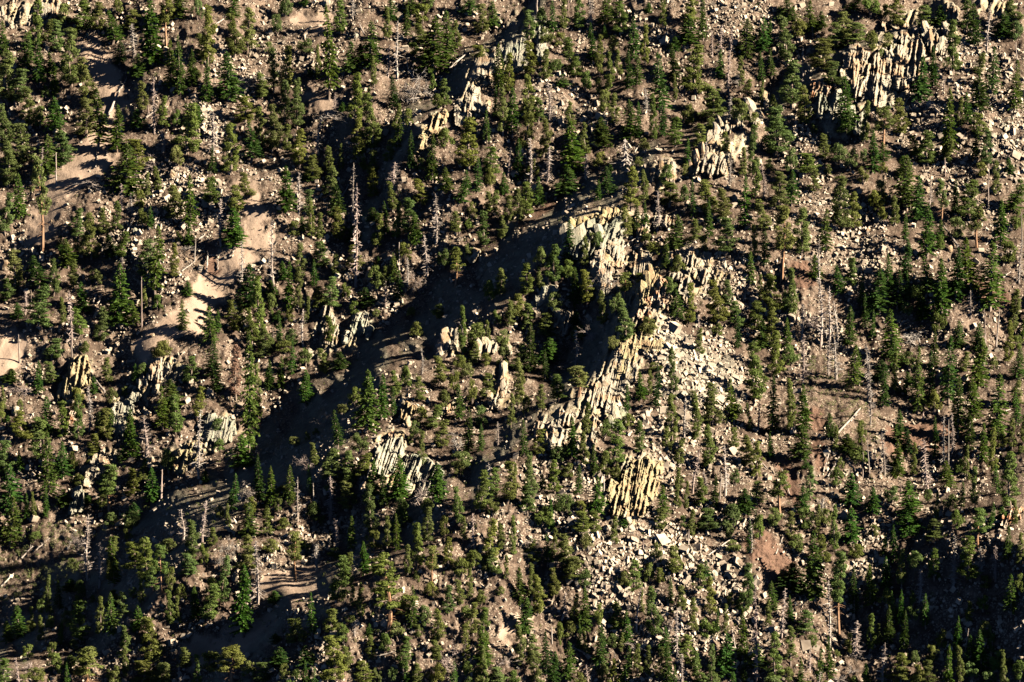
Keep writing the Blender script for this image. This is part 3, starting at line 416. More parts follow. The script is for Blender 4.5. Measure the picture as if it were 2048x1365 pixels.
p 60 0 130 140;p 290 0 150 150;p 200 10 250 110;f 660 -20 250 160;f 1120 -20 200 220;p 1320 70 250 170;p 1520 10 150 100;h 1680 -20 300 170;p 1620 200 560 170;d 1480 190 640 90;d 1700 280 500 110;p 1330 300 560 120;p 1170 350 480 130;p 1160 660 770 60;f 365 190 720 170;p 440 190 420 120;h 570 330 1010 170;F 180 420 640 280;f 30 570 800 100;d 110 610 1010 90;d 490 550 1100 130;d 705 870 1170 150;p 650 1000 1150 80;e 880 900 1080 70;p 550 1120 1170 60;p 60 980 1380 150;p 180 930 1220 110;p 290 800 1000 180;p 350 1000 1100 90;p 700 280 390 120;p 850 120 200 80;f 1940 520 830 120;p 2010 530 660 80;p 1600 720 900 90;p 1720 690 800 100;f 1620 1000 1220 110;f 1700 960 1270 130;p 1740 900 1060 90;p 1790 1000 1150 60;p 1390 970 1110 100;p 1310 1090 1200 110;p 1180 1130 1230 70;p 1060 1140 1380 180;p 930 1270 1380 70;p 1290 1190 1380 130;p 1200 1250 1380 90;p 1940 1190 1260 100;p 2010 1230 1380 130;k 600 1210 1380 160;k 720 1100 1180 90;b 1580 930 1130 10;p 1740 530 620 90
l 125 200 60 350 14;l 250 385 310 430 14'''
ROCKS = '''T03
o tall cliff of pale upright slabs in the upper right corner;1;c
r 620 430 640 60;r 690 360 650 100;r 720 420 770 60;r 780 421 590 50;r 840 520 780 110;r 910 430 830 130;r 1000 370 570 90;r 1060 400 700 110;r 1090 200 330 70;r 1110 320 570 80;r 1190 340 650 90;r 1015 170 290 60;r 920 170 290 40;r 890 260 350 60;r 1240 390 480 30;r 1120 570 700 60;r 770 660 790 70
o jagged row of small fins behind the tall cliff slabs;1;c
r 1280 190 340 80;r 1320 250 400 60;r 1180 210 260 30;r 1215 215 270 30;r 1380 300 430 60;r 1440 190 300 40
o pale crag on top of the slope above the jagged fins;1;c
r 1470 50 170 90;r 1440 90 190 50;r 1500 110 190 40
o rust orange block standing at the left foot of the tall cliff;1;o
r 370 660 790 80;r 410 665 780 60;r 465 680 760 50
o dark lichened boulder wall below the rust orange block;1;g
r 430 760 950 70;r 560 730 800 70;r 510 770 920 60;r 590 770 1000 70;r 660 850 1050 80;r 715 960 1080 50;r 755 890 1070 50;r 950 750 850 60;r 330 870 930 40;r 540 850 980 60
T02
o lone cream pinnacle on the ridge left of the tall cliff;1;c
r 1960 800 980 80;r 1925 860 980 50;r 2030 750 860 60;r 2044 820 900 50
o group of slim cream towers on the ridge crest;1;c
r 1690 940 1070 55;r 1640 1000 1110 55;r 1820 930 1010 60;r 1580 1050 1140 50;r 1740 1000 1070 50;r 1620 1090 1170 60
o tall split pillars below the slim cream towers;1;c
r 1530 1160 1380 50;r 1440 1240 1400 45;r 1490 1220 1390 40;r 1600 1240 1400 80;r 1690 1240 1380 60;r 1640 1250 1390 50
o rounded twin tower left of the split pillars;1;c
r 1250 1290 1420 100;r 1200 1300 1420 40;r 1290 1310 1420 50
o smooth grey block beside a pine at the top centre;1;g
r 215 140 265 110;r 205 210 340 60;r 260 230 420 50;r 230 300 470 60
o big smooth olive grey slab near the top centre;1;g
r 50 320 530 160;r -20 290 490 110;r 10 420 560 60
T01
o upper fins of the pale ridge left of the smooth slab;1;c
r 1950 350 490 50;r 1900 400 570 80;r 1780 480 610 90;r 1840 440 580 70;r 1890 560 660 70
o middle fins of the pale ridge left of the smooth slab;1;c
r 1715 690 810 80;r 1750 700 870 60;r 1700 800 910 60;r 1780 820 900 50;r 1840 830 890 80;r 1640 900 1010 80;r 1690 920 990 60;r 1600 870 930 35
o lowest yellowish fins of the pale ridge beside the black hollow;1;y
r 1500 890 1000 50;r 1450 920 1010 90;r 1340 1030 1130 60;r 1390 1000 1090 60;r 1330 1100 1200 50;r 1300 1160 1220 30;r 1430 1010 1080 60
T12
o saw toothed rock comb with yellow tips at the middle;1;y
r 480 380 450 28;r 450 420 470 28;r 510 400 520 55;r 550 380 500 40;r 600 370 440 40;r 655 350 400 30;r 720 370 500 60;r 750 330 430 50;r 790 310 400 60;r 830 310 400 50
o shaded wall under the saw toothed rock comb;1;g
r 470 450 640 110;r 560 470 680 120;r 650 420 660 110;r 740 450 640 120;r 820 400 560 110
o short cream pegs right of the saw toothed comb;1;c
r 1050 370 500 80;r 1010 360 450 50;r 1170 370 450 60;r 1230 360 430 60;r 1290 370 430 50
o cream buttress with a bent white log across it;1;c
r 720 630 800 110;r 690 690 860 110;r 740 760 970 100;r 820 570 660 110;r 850 640 750 100;r 1040 660 800 130;r 990 740 830 90
o yellow blade leaning beside the rubble dome;1;y
r 1130 770 960 60;r 1100 820 1010 60;r 1060 900 1060 60;r 1030 960 1070 40
o rust stained broken crag under the rubble dome;1;o
r 1150 850 1000 70;r 1200 880 1060 80;r 1130 960 1090 80;r 1090 1010 1110 60;r 1230 980 1090 70;r 1070 1130 1200 70;r 1020 1110 1180 50
o blocky cap of the rubble dome;1;c
r 1270 665 730 50;r 1350 660 730 80;r 1430 665 740 80;r 1310 820 880 80;r 1380 850 980 80;r 1400 960 1060 60;r 1530 810 900 70;r 1480 720 780 60
o low pale slab among pines left of the dome;1;g
r 310 930 1020 90;r 260 950 1040 80;r 220 1010 1090 60
o split cream boulder above the dead grey bush;1;c
r 375 1130 1250 80;r 430 1130 1300 70;r 400 1200 1300 50
T22
o golden crag crowning the central ridge;1;y
r 980 -50 60 90;r 1040 -60 40 90;r 1100 -30 70 90;r 930 0 150 110;r 900 40 290 140;r 960 -10 130 80;r 1170 -20 70 70
o sheer cream face below the golden crag;1;c
r 860 90 280 120;r 830 270 410 120;r 940 190 310 110;r 770 280 430 100;r 890 330 440 90
o slanted cream slabs at the foot of the sheer face;1;c
r 690 340 500 90;r 650 340 510 70;r 780 370 540 90;r 740 400 520 60;r 830 400 500 60
o grey green blade under the slanted cream slabs;1;g
r 850 530 670 80;r 880 560 670 60;r 810 600 690 40
o shattered vertical ribs at the lower left of the crag;1;c
r 400 560 660 70;r 330 650 780 80;r 370 700 860 70;r 430 720 820 60;r 310 780 860 60;r 530 770 850 60;r 610 720 850 80;r 210 640 750 60;r 470 570 660 50;r 640 600 720 60
o fan of golden tilted fins low on the central ridge;1;y
r 1060 940 1080 100;r 1000 960 1110 90;r 1160 970 1070 80;r 1110 960 1080 60;r 920 1030 1130 70;r 800 1120 1260 70;r 890 1090 1310 70;r 960 1150 1380 90;r 1080 1090 1300 80;r 1130 1110 1250 60;r 1030 1180 1380 80;r 840 1250 1380 80;r 1010 1060 1220 70
T21
o upright rock tooth standing in the black gully;1;c
r 1480 0 110 50;r 1550 -85 60 70;r 1590 -80 50 40;r 1510 -40 90 50
o tawny block on the left rim of the shaded ribs;1;y
r 1210 500 580 80;r 1190 560 630 60;r 1265 500 570 40
o row of tiny white teeth on the shaded rib;1;c
r 1590 470 530 30;r 1540 510 570 40;r 1450 560 610 40;r 1500 530 590 30;r 1630 455 510 25
o slender pale spike beside a pine right of the gully;1;c
r 1970 180 350 60;r 1950 310 440 70;r 1900 420 540 60;r 1985 290 360 40
o small white crag beside the bushy pines of the gully;1;c
r 930 980 1090 60;r 960 1020 1070 40;r 905 1030 1090 30
o orange chip of rock under the small white crag;1;o
r 865 1120 1200 40
o faint brown stone in the shaded wall;1;o
r 1085 730 810 50
o shaded grooved wall at the lower centre of the gully;1;g
r 1010 850 1040 120;r 1100 790 1000 130;r 1240 920 1160 120;r 1330 950 1180 120;r 1420 1000 1160 110
o pale ledge blocks right of the standing tooth;1;c
r 1790 0 130 90;r 1850 -20 90 70;r 1900 0 80 60;r 2020 10 90 50
T11
o stacked cream blocks left of the black gully;1;c
r 555 1090 1190 80;r 590 1160 1270 80;r 610 1250 1380 90;r 560 1210 1380 60;r 630 1300 1400 50
o broken grey blocks at the upper rim of the gully;1;g
r 800 1160 1290 60;r 850 1200 1300 80;r 720 1290 1380 70;r 870 1130 1180 40;r 800 1260 1330 60;r 900 1260 1340 60
o pale square block on the dark gully rim;1;c
r 1740 620 720 80;r 1700 640 710 50
o brown tipped white boulder in the forest shade;1;o
r 910 800 870 60;r 890 840 890 40
T20
o leaning pale crag with yellow foot at the left side;1;y
r 650 130 340 90;r 600 190 430 110;r 545 270 440 80;r 695 180 340 60;r 480 360 470 50;r 640 200 330 60
o small orange stone under the leaning pale crag;1;o
r 570 560 640 50
o rounded grey buttress at the left side;1;g
r 1000 480 610 100;r 950 560 730 90;r 930 500 610 80;r 1080 410 480 80;r 990 600 690 70
o flat pale ledge below the rounded grey buttress;1;c
r 790 920 1060 120;r 730 1010 1100 70;r 700 1080 1140 80;r 860 930 1010 70
o leaning grey slab near the left foot of the ledge;1;g
r 620 1180 1350 90;r 585 1260 1370 60
o broad olive slab bright above the shaded hollow;1;g
r 1680 600 770 110;r 1800 620 790 110;r 1740 640 790 80;r 1860 680 750 50
o yellow lichened ledge left of the shaded hollow;1;y
r 1450 880 1030 80;r 1540 820 960 80;r 1490 870 980 60;r 1590 800 900 50;r 1420 950 1030 50
o cream outcrop above the small fir of the left slope;1;c
r 1270 150 310 110;r 1220 200 310 60;r 1140 290 370 70;r 1330 170 260 60
T00
o rounded boulders at the top left corner;1;c
r 430 -20 90 100;r 350 40 130 80;r 300 30 100 50;r 190 50 130 60;r 100 10 80 50;r 30 60 120 60
T33
o orange sided block at the right edge above the dark slope;1;o
r 1905 20 110 70;r 1960 -10 60 70;r 2010 -20 50 50'''
BOULD = '''T00 375 400 60;700 280 30;1010 650 0
T10 1155 90 60;1090 98 30;1380 30 80;1080 490 60;1370 45 70;1485 710 40;120 640 45;40 770 100;835 860 40;1025 580 40;1220 1320 45;870 350 35;180 545 25;1330 1155 30;410 405 25
T01 800 290 70;410 360 60;370 20 0;560 30 80;365 270 40;180 580 35;1080 900 35;80 1085 40
T02 1335 605 50;610 400 60;340 870 50;1505 270 40;260 1120 0
T03 1200 1040 70;1880 1010 60;1810 800 60;1200 880 40;1510 740 50;1800 1100 70
T11 690 90 50;780 85 40;600 760 45;450 850 20;1020 1030 40;1400 1010 0
T12 1700 770 60;1780 225 70;1890 460 60;440 690 30;1440 1120 40;1680 570 40
T13 880 400 80;690 425 40;800 485 45;1470 90 70;1270 165 80;1450 630 70;930 560 40;1590 835 30
T20 130 560 90;20 690 50;1200 600 50;1070 560 40;230 190 40;1210 945 70
T22 1250 220 90;1310 160 60;1330 380 80;1470 380 70;1140 400 70;1350 710 70;1270 1185 50;1280 90 60;1500 120 60;1120 60 50;1420 300 60;1600 160 50;1790 210 50;1400 790 60;1640 790 40;820 320 0;210 715 60
T21 70 100 40;120 360 40;610 590 0;430 80 60
T23 1205 850 45;550 1240 50;170 780 30;1950 740 50;480 1290 40;1240 590 0
T30 365 635 40;590 0 0
T31 475 540 35;430 1050 35;410 590 40;985 1180 35
T32 1430 310 60;1415 370 60;1610 510 95;1470 890 70;1330 180 40;690 410 50;1060 320 35;1000 290 25;1240 530 45;1420 90 40;760 380 60;1650 240 40;310 20 35
T33 905 410 35;820 390 35;270 320 40;880 800 20;1750 1040 0;290 400 0;800 320 30'''
def tile(s): return (int(s[2]) * 512, (0, 342, 684, 1023)[int(s[1])])
items = []; logs = []
for ln in TREES.strip().splitlines():
    if ln[0] == 'T': ox, oy = tile(ln); continue
    for tk in ln.split(';'):
        a = tk.split(); v = [float(x) / 4 for x in a[1:]]
        if a[0] == 'l': logs.append((ox + v[0], oy + v[1], ox + v[2], oy + v[3], v[4]))
        else: items.append([a[0], ox + v[0], oy + v[1], oy + v[2], v[3]])
fr = np.random.default_rng(99)
def cover_at(x, y): return sum(1 for i in items if abs(i[1] - x) < i[4] * .5 + 5 and i[2] < y < i[3] + 5)
made = 0
for _ in range(26000):
    if made >= 420: break
    x, y = fr.uniform(0, 2048), fr.uniform(60, 1400)
    if fr.random() > (.35 if x < 560 and y < 1000 else 1): continue
    pt = [(np.float64(x), np.float64(y - q)) for q in (0, 20)]
    if any(cap(a, b, L).min() < mg for a, b in pt for L, mg in ((SAND, 34), (BROWN, 12), (SAGE, 10), (BED, 14), (GULLY, 0), ([c[:5] for c in SCREE if c[5] >= 2.5], -12))): continue
    h_ = fr.uniform(50, 100); q = fr.random()
    k_ = 'f' if q < .30 else 'F' if q < .44 else 'p' if q < .74 else 'u' if q < .90 else 'd'
    if k_ == 'u': h_ = fr.uniform(20, 38)
    if cover_at(x, y - 2) or cover_at(x, y - h_ * .5) or cover_at(x, y - h_ * .8) > 1: continue
    items.append([k_, x, y - h_, y, h_ * (fr.uniform(.22, .36) if k_ != 'u' else fr.uniform(.7, 1.1))]); made += 1
print('added', made)
fins = []; bould = []
for ln in ROCKS.strip().splitlines():
    if ln[0] == 'T': ox, oy = tile(ln); continue
    if ln[0] == 'o': nm, _, kk = ln[2:].split(';'); fins.append([nm, kk, []]); continue
    for tk in ln.split(';'):
        v = [float(x) / 4 for x in tk.split()[1:]]; fins[-1][2].append((ox + v[0], oy + v[1], oy + v[2], v[3]))
for ln in BOULD.strip().splitlines():
    ox, oy = tile(ln)
    for tk in ln[4:].split(';'):
        v = [float(x) / 4 for x in tk.split()]
        if v[2] > 0: bould.append((ox + v[0], oy + v[1], v[2]))

# ------------------------------------------------------------------ the hillside itself
def axis_coords(lo, hi, step, a, b_, coarse):
    L = [x for x in np.arange(lo, hi + step, step)]; out = []; x = lo; s = step
    while x > a: s = min(coarse, s * 1.12); x -= s; out.append(x)
    L = out[::-1] + L; x = hi; s = step
    while x < b_: s = min(coarse, s * 1.12); x += s; L.append(x)
    return np.array(L)
gx = axis_coords(-60, 2110, 2.6, -2600, 4600, 40); gy = axis_coords(-40, 1480, 2.6, -1500, 3400, 40)
PX, PY = np.meshgrid(gx, gy)
sd_ = cap(PX + (vnoise(PX / 14, PY / 14, 21) - .5) * 26, PY + (vnoise(PX / 14, PY / 14, 22) - .5) * 26, SAND)
sand = np.clip(.5 - sd_ / 14, 0, 1); brown = np.clip(.5 - cap(PX + (vnoise(PX / 9, PY / 9, 23) - .5) * 16, PY, BROWN) / 8, 0, 1)
bed = np.clip(.5 - cap(PX + (vnoise(PX / 12, PY / 12, 61) - .5) * 34, PY + (vnoise(PX / 12, PY / 12, 62) - .5) * 30, BED) / 10, 0, 1)
AX = PX + PY * .35; ribs = (np.abs(vnoise(AX / 9, PY / 60, 63) - .5) * -2 + .5) * 2.6 + (np.abs(vnoise(AX / 4.5, PY / 34, 64) - .5) * -2 + .5) * 1.0 + (vnoise(AX / 14, PY / 11, 65) - .4) * 1.5
fine = (vnoise(PX / 11, PY / 13, 11) - .5) * .9 + (vnoise(PX / 5, PY / 6, 12) - .5) * .55 + (vnoise(PX / 2.7, PY / 3.1, 13) - .5) * .28
P, T = world(PX, PY, fine * (1 - .85 * sand) * (1 - .5 * bed) + ribs * bed)
nyy, nxx = PX.shape; idx = np.arange(nyy * nxx).reshape(nyy, nxx)
Q = np.stack([idx[1:, :-1], idx[1:, 1:], idx[:-1, 1:], idx[:-1, :-1]], -1).reshape(-1, 4)
gme = mesh_np('hillside', P.reshape(-1, 3), Q, gm)
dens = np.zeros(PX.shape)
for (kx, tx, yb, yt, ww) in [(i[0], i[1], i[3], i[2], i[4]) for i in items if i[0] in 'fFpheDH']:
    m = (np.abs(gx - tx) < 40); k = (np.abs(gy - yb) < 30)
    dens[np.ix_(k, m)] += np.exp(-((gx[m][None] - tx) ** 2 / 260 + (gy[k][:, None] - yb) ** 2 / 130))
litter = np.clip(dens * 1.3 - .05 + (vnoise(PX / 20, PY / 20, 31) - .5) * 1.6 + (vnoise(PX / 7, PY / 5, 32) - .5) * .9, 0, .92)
Rl = relief(PX, PY); Rx = np.gradient(Rl, axis=1) / np.gradient(PX, axis=1) * 10
rock = np.clip((Rx - .9) * 1.4, 0, 1)
for nm, arr in (('bed', bed), ('sand', sand), ('brown', brown), ('litter', litter * (1 - sand)), ('rock', rock)):
    at = gme.attributes.new(nm, 'FLOAT', 'POINT'); at.data.foreach_set('value', arr.ravel().astype(np.float32))
ground = link('hillside', gme); ground['kind'] = 'structure'
gme.shade_smooth()

def gp(px, py):
    p, t = world(np.array([px]), np.array([py])); return Vector(p[0]), float(t[0])

# ------------------------------------------------------------------ rocks
def stone_batch(name, px, py, size, material, r, flat=1.0, sink=.35):
    p, t = world(px, py, 0.0); k = len(px)
    cube = np.array([(-1, -1, -1), (1, -1, -1), (1, 1, -1), (-1, 1, -1), (-1, -1, 1), (1, -1, 1), (1, 1, 1), (-1, 1, 1)], float)
    V = cube[None] * r.uniform(.6, 1.0, (k, 8, 3)); V *= (r.uniform(.35, 1.35, (k, 1, 3)) * size[:, None, None] * .5)
    A = r.normal(0, 1, (k, 3, 3)); q, _ = np.linalg.qr(A); V = V @ q
    V = V + p[:, None, :] + np.array([0, -.05, 0]) + (np.array([0, -.2, .15]) * size[:, None])[:, None, :]
    F = np.array([(0, 3, 2, 1), (4, 5, 6, 7), (0, 1, 5, 4), (1, 2, 6, 5), (2, 3, 7, 6), (3, 0, 4, 7)])
    Qs = (F[None] + (np.arange(k) * 8)[:, None, None]).reshape(-1, 4)
    return mesh_np(name, V.reshape(-1, 3), Qs, material)
N = 210000
cx = RNG.uniform(-30, 2080, N); cy = RNG.uniform(-20, 1440, N)
pr = .10 + .34 * np.clip((vnoise(cx / 55, cy / 45, 41) - .35) * 2.2, 0, 1); sz = np.full(N, .55)
for x0, y0, x1, y1, r_, dd, ss in SCREE:
    q = np.clip(-cap(cx + (vnoise(cx / 15, cy / 15, 51) - .5) * 30, cy, [(x0, y0, x1, y1, r_)]) / 14 + .5, 0, 1); pr += q * dd * .30; sz = np.where(q > .5, .55 * ss * 1.15, sz)
sdist = cap(cx, cy, SAND); pr *= np.clip(sdist / 16 + .25, .12, 1); pr *= np.clip(cap(cx, cy, BROWN) / 10 + .4, .12, 1); pr *= np.clip(cap(cx, cy, SAGE) / 10 + .4, .1, 1)
keep = RNG.random(N) < pr * .75; cx, cy, sz, sdist = cx[keep], cy[keep], sz[keep], sdist[keep]
sz = np.where(sdist < 0, .38, sz) * .55 * np.exp(RNG.normal(0, .62, len(sz)))
sm = link('scree', stone_batch('scree', cx, cy, np.where(sz > 1.0, 1.0 + (sz - 1.0) * .45, np.maximum(sz, .18)), M['stone'], RNG)); sm['kind'] = 'stuff'

M['block'] = mat('block_stone', (.50, .42, .31), .9, .15, .7, .3, (.36, .30, .22), False, bump=.04)[0]
bx_, by_ = RNG.uniform(1270, 1520, 5200), RNG.uniform(655, 850, 5200)
kb = (cap(bx_ + (vnoise(bx_ / 20, by_ / 20, 91) - .5) * 40, by_, [(1345, 700, 1440, 770, 46), (1330, 780, 1390, 800, 22)]) < RNG.uniform(-14, 6, 5200)) & (RNG.random(5200) < .85); bx_, by_ = bx_[kb], by_[kb]
sm = link('block_talus', stone_batch('block_talus', bx_, by_, np.clip(.48 * np.exp(RNG.normal(0, .5, len(bx_))), .25, 1.5), M['block'], RNG)); sm['kind'] = 'stuff'
def fin_mesh(name, h, wd, dep, r, material):
    """a rough upright slab, split by vertical joints into leaves of different height, each broken into steps"""
    V = []; Qs = []; Ts = []; n0 = 0
    parts = max(1, int(round(wd / 2.4))); x = -wd / 2
    ws = r.uniform(.4, 1.6, parts); ws = ws / ws.sum() * wd; peak = r.uniform(.25, .85)
    for i in range(parts):
        w_ = ws[i] * 1.12; xc = x + ws[i] / 2; x += ws[i]
        hh = h * (1 - abs((i + .5) / parts - peak) * .45) * r.uniform(.82, 1.02) if parts > 1 else h
        yo = r.uniform(-.20, .20) * dep; rings = 10; m = 7
        ang = np.sort(np.linspace(0, 2 * math.pi, m, endpoint=False) + r.uniform(-.3, .3, m)); jit = r.uniform(.78, 1.2, m); tlx, tly = r.uniform(-.6, .6), r.uniform(-.2, .5)
        sc_ = 1.0; ox = oy = 0; cut = r.uniform(.80, .95)
        for j in range(rings):
            q = j / (rings - 1)
            if j and r.random() < .45: sc_ *= r.uniform(.80, 1.0); ox += r.normal(0, .09) * w_; oy += r.normal(.04, .05) * dep * .5
            if q > cut: sc_ *= .86
            for a in range(m):
                cxx, syy = math.cos(ang[a]), math.sin(ang[a]); jj = jit[a] * r.uniform(.90, 1.10)
                zz = -1.2 + (hh + 1.2) * q + (q ** 3) * (tlx * cxx * w_ * .5 + tly * syy * dep * .25) + r.normal(0, .012) * hh
                V.append((xc + cxx * w_ * .58 * sc_ * jj + ox, yo + syy * dep * .5 * (sc_ * .7 + .3) * jj + oy, zz))
        for j in range(rings - 1):
            for a in range(m):
                Qs.append((n0 + j * m + a, n0 + j * m + (a + 1) % m, n0 + (j + 1) * m + (a + 1) % m, n0 + (j + 1) * m + a))
        base = n0 + (rings - 1) * m
        for a in range(1, m - 1): Ts.append((base, base + a, base + a + 1))
        n0 += rings * m
    return mesh_np(name, V, Qs, material, Ts)
things = []      # (object, kind words, centre px, py, height px, width px, category, look, fixed label)
for lab, kk, L in fins:
    xs = [f[0] for f in L]; yb = [f[2] for f in L]; yt = [f[1] for f in L]
    cxp, cyp = sum(xs) / len(xs), max(yb); base, _ = gp(cxp, cyp)
    root = bpy.data.objects.new('rock_outcrop', None); COL.objects.link(root); root.location = base
    root['label'] = lab; root['category'] = 'rock outcrop'; root['group'] = 'rock outcrops on the hillside'
    # the face of the crag: ribbed bedrock standing out of the slope
    r0 = np.random.default_rng(int(cxp * 3 + cyp)); x0, x1, ya, yz = min(f[0] - f[3] for f in L) - 8, max(f[0] + f[3] for f in L) + 12, min(yt) - 8, max(yb) + 8
    gxx, gyy = np.meshgrid(np.arange(x0, x1, 1.1), np.arange(ya, yz, 1.3)); d_ = np.full(gxx.shape, 1e9); hgt = np.zeros(gxx.shape); tilt = r0.uniform(.14, .34) if yz > 300 else .13; se = int(r0.integers(1, 999))
    wx = gxx + (vnoise(gxx / 7, gyy / 7, se) - .5) * 9 + (vnoise(gxx / 2.5, gyy / 3, se + 1) - .5) * 3; wy = gyy + (vnoise(gxx / 7, gyy / 7, se + 2) - .5) * 9
    for (x, y0, y1, wd) in L:
        ln_ = max(4, y1 - y0); dd = cap(wx, wy, [(x + ln_ * .5 * tilt * .5, y0 + wd * .3, x - ln_ * .5 * tilt * .5, y1 - wd * .3, wd * .60)]); d_ = np.minimum(d_, dd)
        q = np.clip((y1 - gyy) / ln_, 0, 1); hgt = np.where(dd < 1.5, np.maximum(hgt, (.5 + ln_ * .022) * (.55 + .45 * q)), hgt)
    mk = np.clip(.5 - d_ / 4.5, 0, 1); ax = gxx + gyy * tilt
    rb = (.5 - np.abs(vnoise(ax / 10, gyy / 48, se + 3) - .5) * 2) * 1.9 + (.5 - np.abs(vnoise(ax / 4.2, gyy / 28, se + 4) - .5) * 2) * 1.1 + (vnoise(ax / 11, gyy / 9, se + 5) - .4) * 1.3 + (vnoise(ax / 3, gyy / 3, se + 6) - .5) * .35
    if re.search('smooth|sheer|rounded|broad|square|low pale|golden crag|buttress|ledge below', lab): rb *= .45
    step = np.floor(vnoise(ax / 16, gyy / 13, se + 7) * 4) * .35
    Pf, _t = world(gxx, gyy, (rb + step + hgt) * mk - 1.4 * (1 - mk)); ny_, nx_ = gxx.shape; ii = np.arange(ny_ * nx_).reshape(ny_, nx_)
    Qf = np.stack([ii[1:, :-1], ii[1:, 1:], ii[:-1, 1:], ii[:-1, :-1]], -1).reshape(-1, 4); Qf = Qf[mk.ravel()[Qf].max(1) > .02]
    uq, inv_ = np.unique(Qf, return_inverse=True); face = link('rock_face', mesh_np('rock_face', Pf.reshape(-1, 3)[uq] - np.array(base), inv_.reshape(-1, 4), M[kk]), root); c = r0.uniform(.9, 1.08); face.color = (c, c, c, 1)
    if not re.search('pinnacle|tower|pillar|tooth|teeth|spike|peg|comb|small fins|blade', lab): L_ = []
    else: L_ = L
    for (x, y0, y1, wd) in L_:
        r = np.random.default_rng(int(x * 7 + y0)); p, t = gp(x, y1); s = t * HALF / 1024 / DIST
        h = (y1 - y0) * s; wm = wd * s; dep = max(wm * .75, h * .42); tb = math.radians(28 + r.uniform(-7, 9))
        slab = link('rock_slab', fin_mesh('rock_slab', h / math.cos(tb) * 1.05, wm * 1.2, dep, r, M[kk]), root)
        lean = r.normal(.20, .07)
        slab.location = p + Vector((0, dep * .35, 0)) - base
        slab.rotation_euler = (-tb, lean, math.radians(30 + r.uniform(-14, 14)))
        c = .88 + .22 * r.random(); slab.color = (c, c * r.uniform(.95, 1.02), c * r.uniform(.88, 1.02), 1)
    things.append(dict(o=root, cat='rock outcrop', x=cxp, y=(min(yt) + max(yb)) / 2, h=max(yb) - min(yt), w=max(xs) - min(xs), fixed=lab))
def boulder_mesh(r, s):
    import bmesh
    bm = bmesh.new(); bmesh.ops.create_icosphere(bm, subdivisions=2, radius=s / 2)
    planes = [(unit(r.normal(0, 1, 3)), r.uniform(.30, .42) * s) for _ in range(9)]
    for v in bm.verts:
        c = np.array(v.co)
        for nn, d in planes:
            e = c @ nn - d
            if e > 0: c = c - nn * e
        v.co = Vector(c * (1 + r.normal(0, .02)))
    me = bpy.data.meshes.new('boulder'); bm.to_mesh(me); bm.free(); return me
for (x, y, d) in bould:
    r = np.random.default_rng(int(x * 3 + y)); p, t = gp(x, y); s = t * HALF / 1024 / DIST * d
    me = boulder_mesh(r, s * 1.15); me.materials.append(M['c' if r.random() < .7 else 'g']); o = link('boulder', me)
    o.location = p + Vector((0, -s * .1, s * .05)); o.scale = (1, .85, .9 * r.uniform(.75, 1.05)); o.rotation_euler = (r.uniform(0, 6), r.uniform(0, 6), r.uniform(0, 6)); c = r.uniform(.95, 1.15); o.color = (c, c, c, 1)
    o['category'] = 'boulder'; o['group'] = 'boulders lying on the slope'
    things.append(dict(o=o, cat='boulder', x=x, y=y, h=d, w=d, look='pale' if d < 12 else 'big pale', kw='boulder'))

# ------------------------------------------------------------------ trees
INFO = {'f': ('fir_tree', 'fir tree', 'trunk', 'crown', 'fir trees on the hillside'), 'p': ('pine_tree', 'pine tree', 'trunk', 'crown', 'olive pines on the hillside'),
        'u': ('mountain_bush', 'bush', 'stem', 'crown', 'bushes on the hillside'), 'd': ('dead_tree', 'dead tree', 'trunk', 'branches', 'dead standing trees'),
        'b': ('bare_trunk', 'dead tree', 'trunk', 'branches', 'dead standing trees'), 'k': ('dead_bush', 'dead bush', 'stem', 'branches', 'dead grey bushes')}
# past 300 of a kind the smallest are gathered into one object
def kind_of(it):
    kk = {'F': 'f', 'h': 'p', 'H': 'p', 'e': 'p', 'D': 'd'}.get(it[0], it[0])
    return 'u' if it[0] == 'p' and it[3] - it[2] < 42 else kk  # short pines are counted, built and labelled as bushes
extra_ids = set()
for q in 'fpu':
    L = sorted((i for i in items if kind_of(i) == q), key=lambda i: -(i[3] - i[2]) * i[4]); extra_ids |= {id(i) for i in L[300:]}
class Heap:
    def __init__(s): s.V = []; s.Q = []; s.T = []; s.n = 0
    def add(s, me, mw):
        k = len(me.vertices); v = np.empty(k * 3, np.float32); me.vertices.foreach_get('co', v); v = v.reshape(-1, 3)
        m4 = np.array(mw); s.V.append(v @ m4[:3, :3].T + m4[:3, 3])
        nl = len(me.loops); li = np.empty(nl, np.int32); me.loops.foreach_get('vertex_index', li); nf = len(me.polygons); tot = np.empty(nf, np.int32); me.polygons.foreach_get('loop_total', tot); st = np.empty(nf, np.int32); me.polygons.foreach_get('loop_start', st)
        for c, dst in ((4, s.Q), (3, s.T)):
            w_ = st[tot == c]; dst.append(li[w_[:, None] + np.arange(c)] + s.n)
        s.n += k
heaps = {}
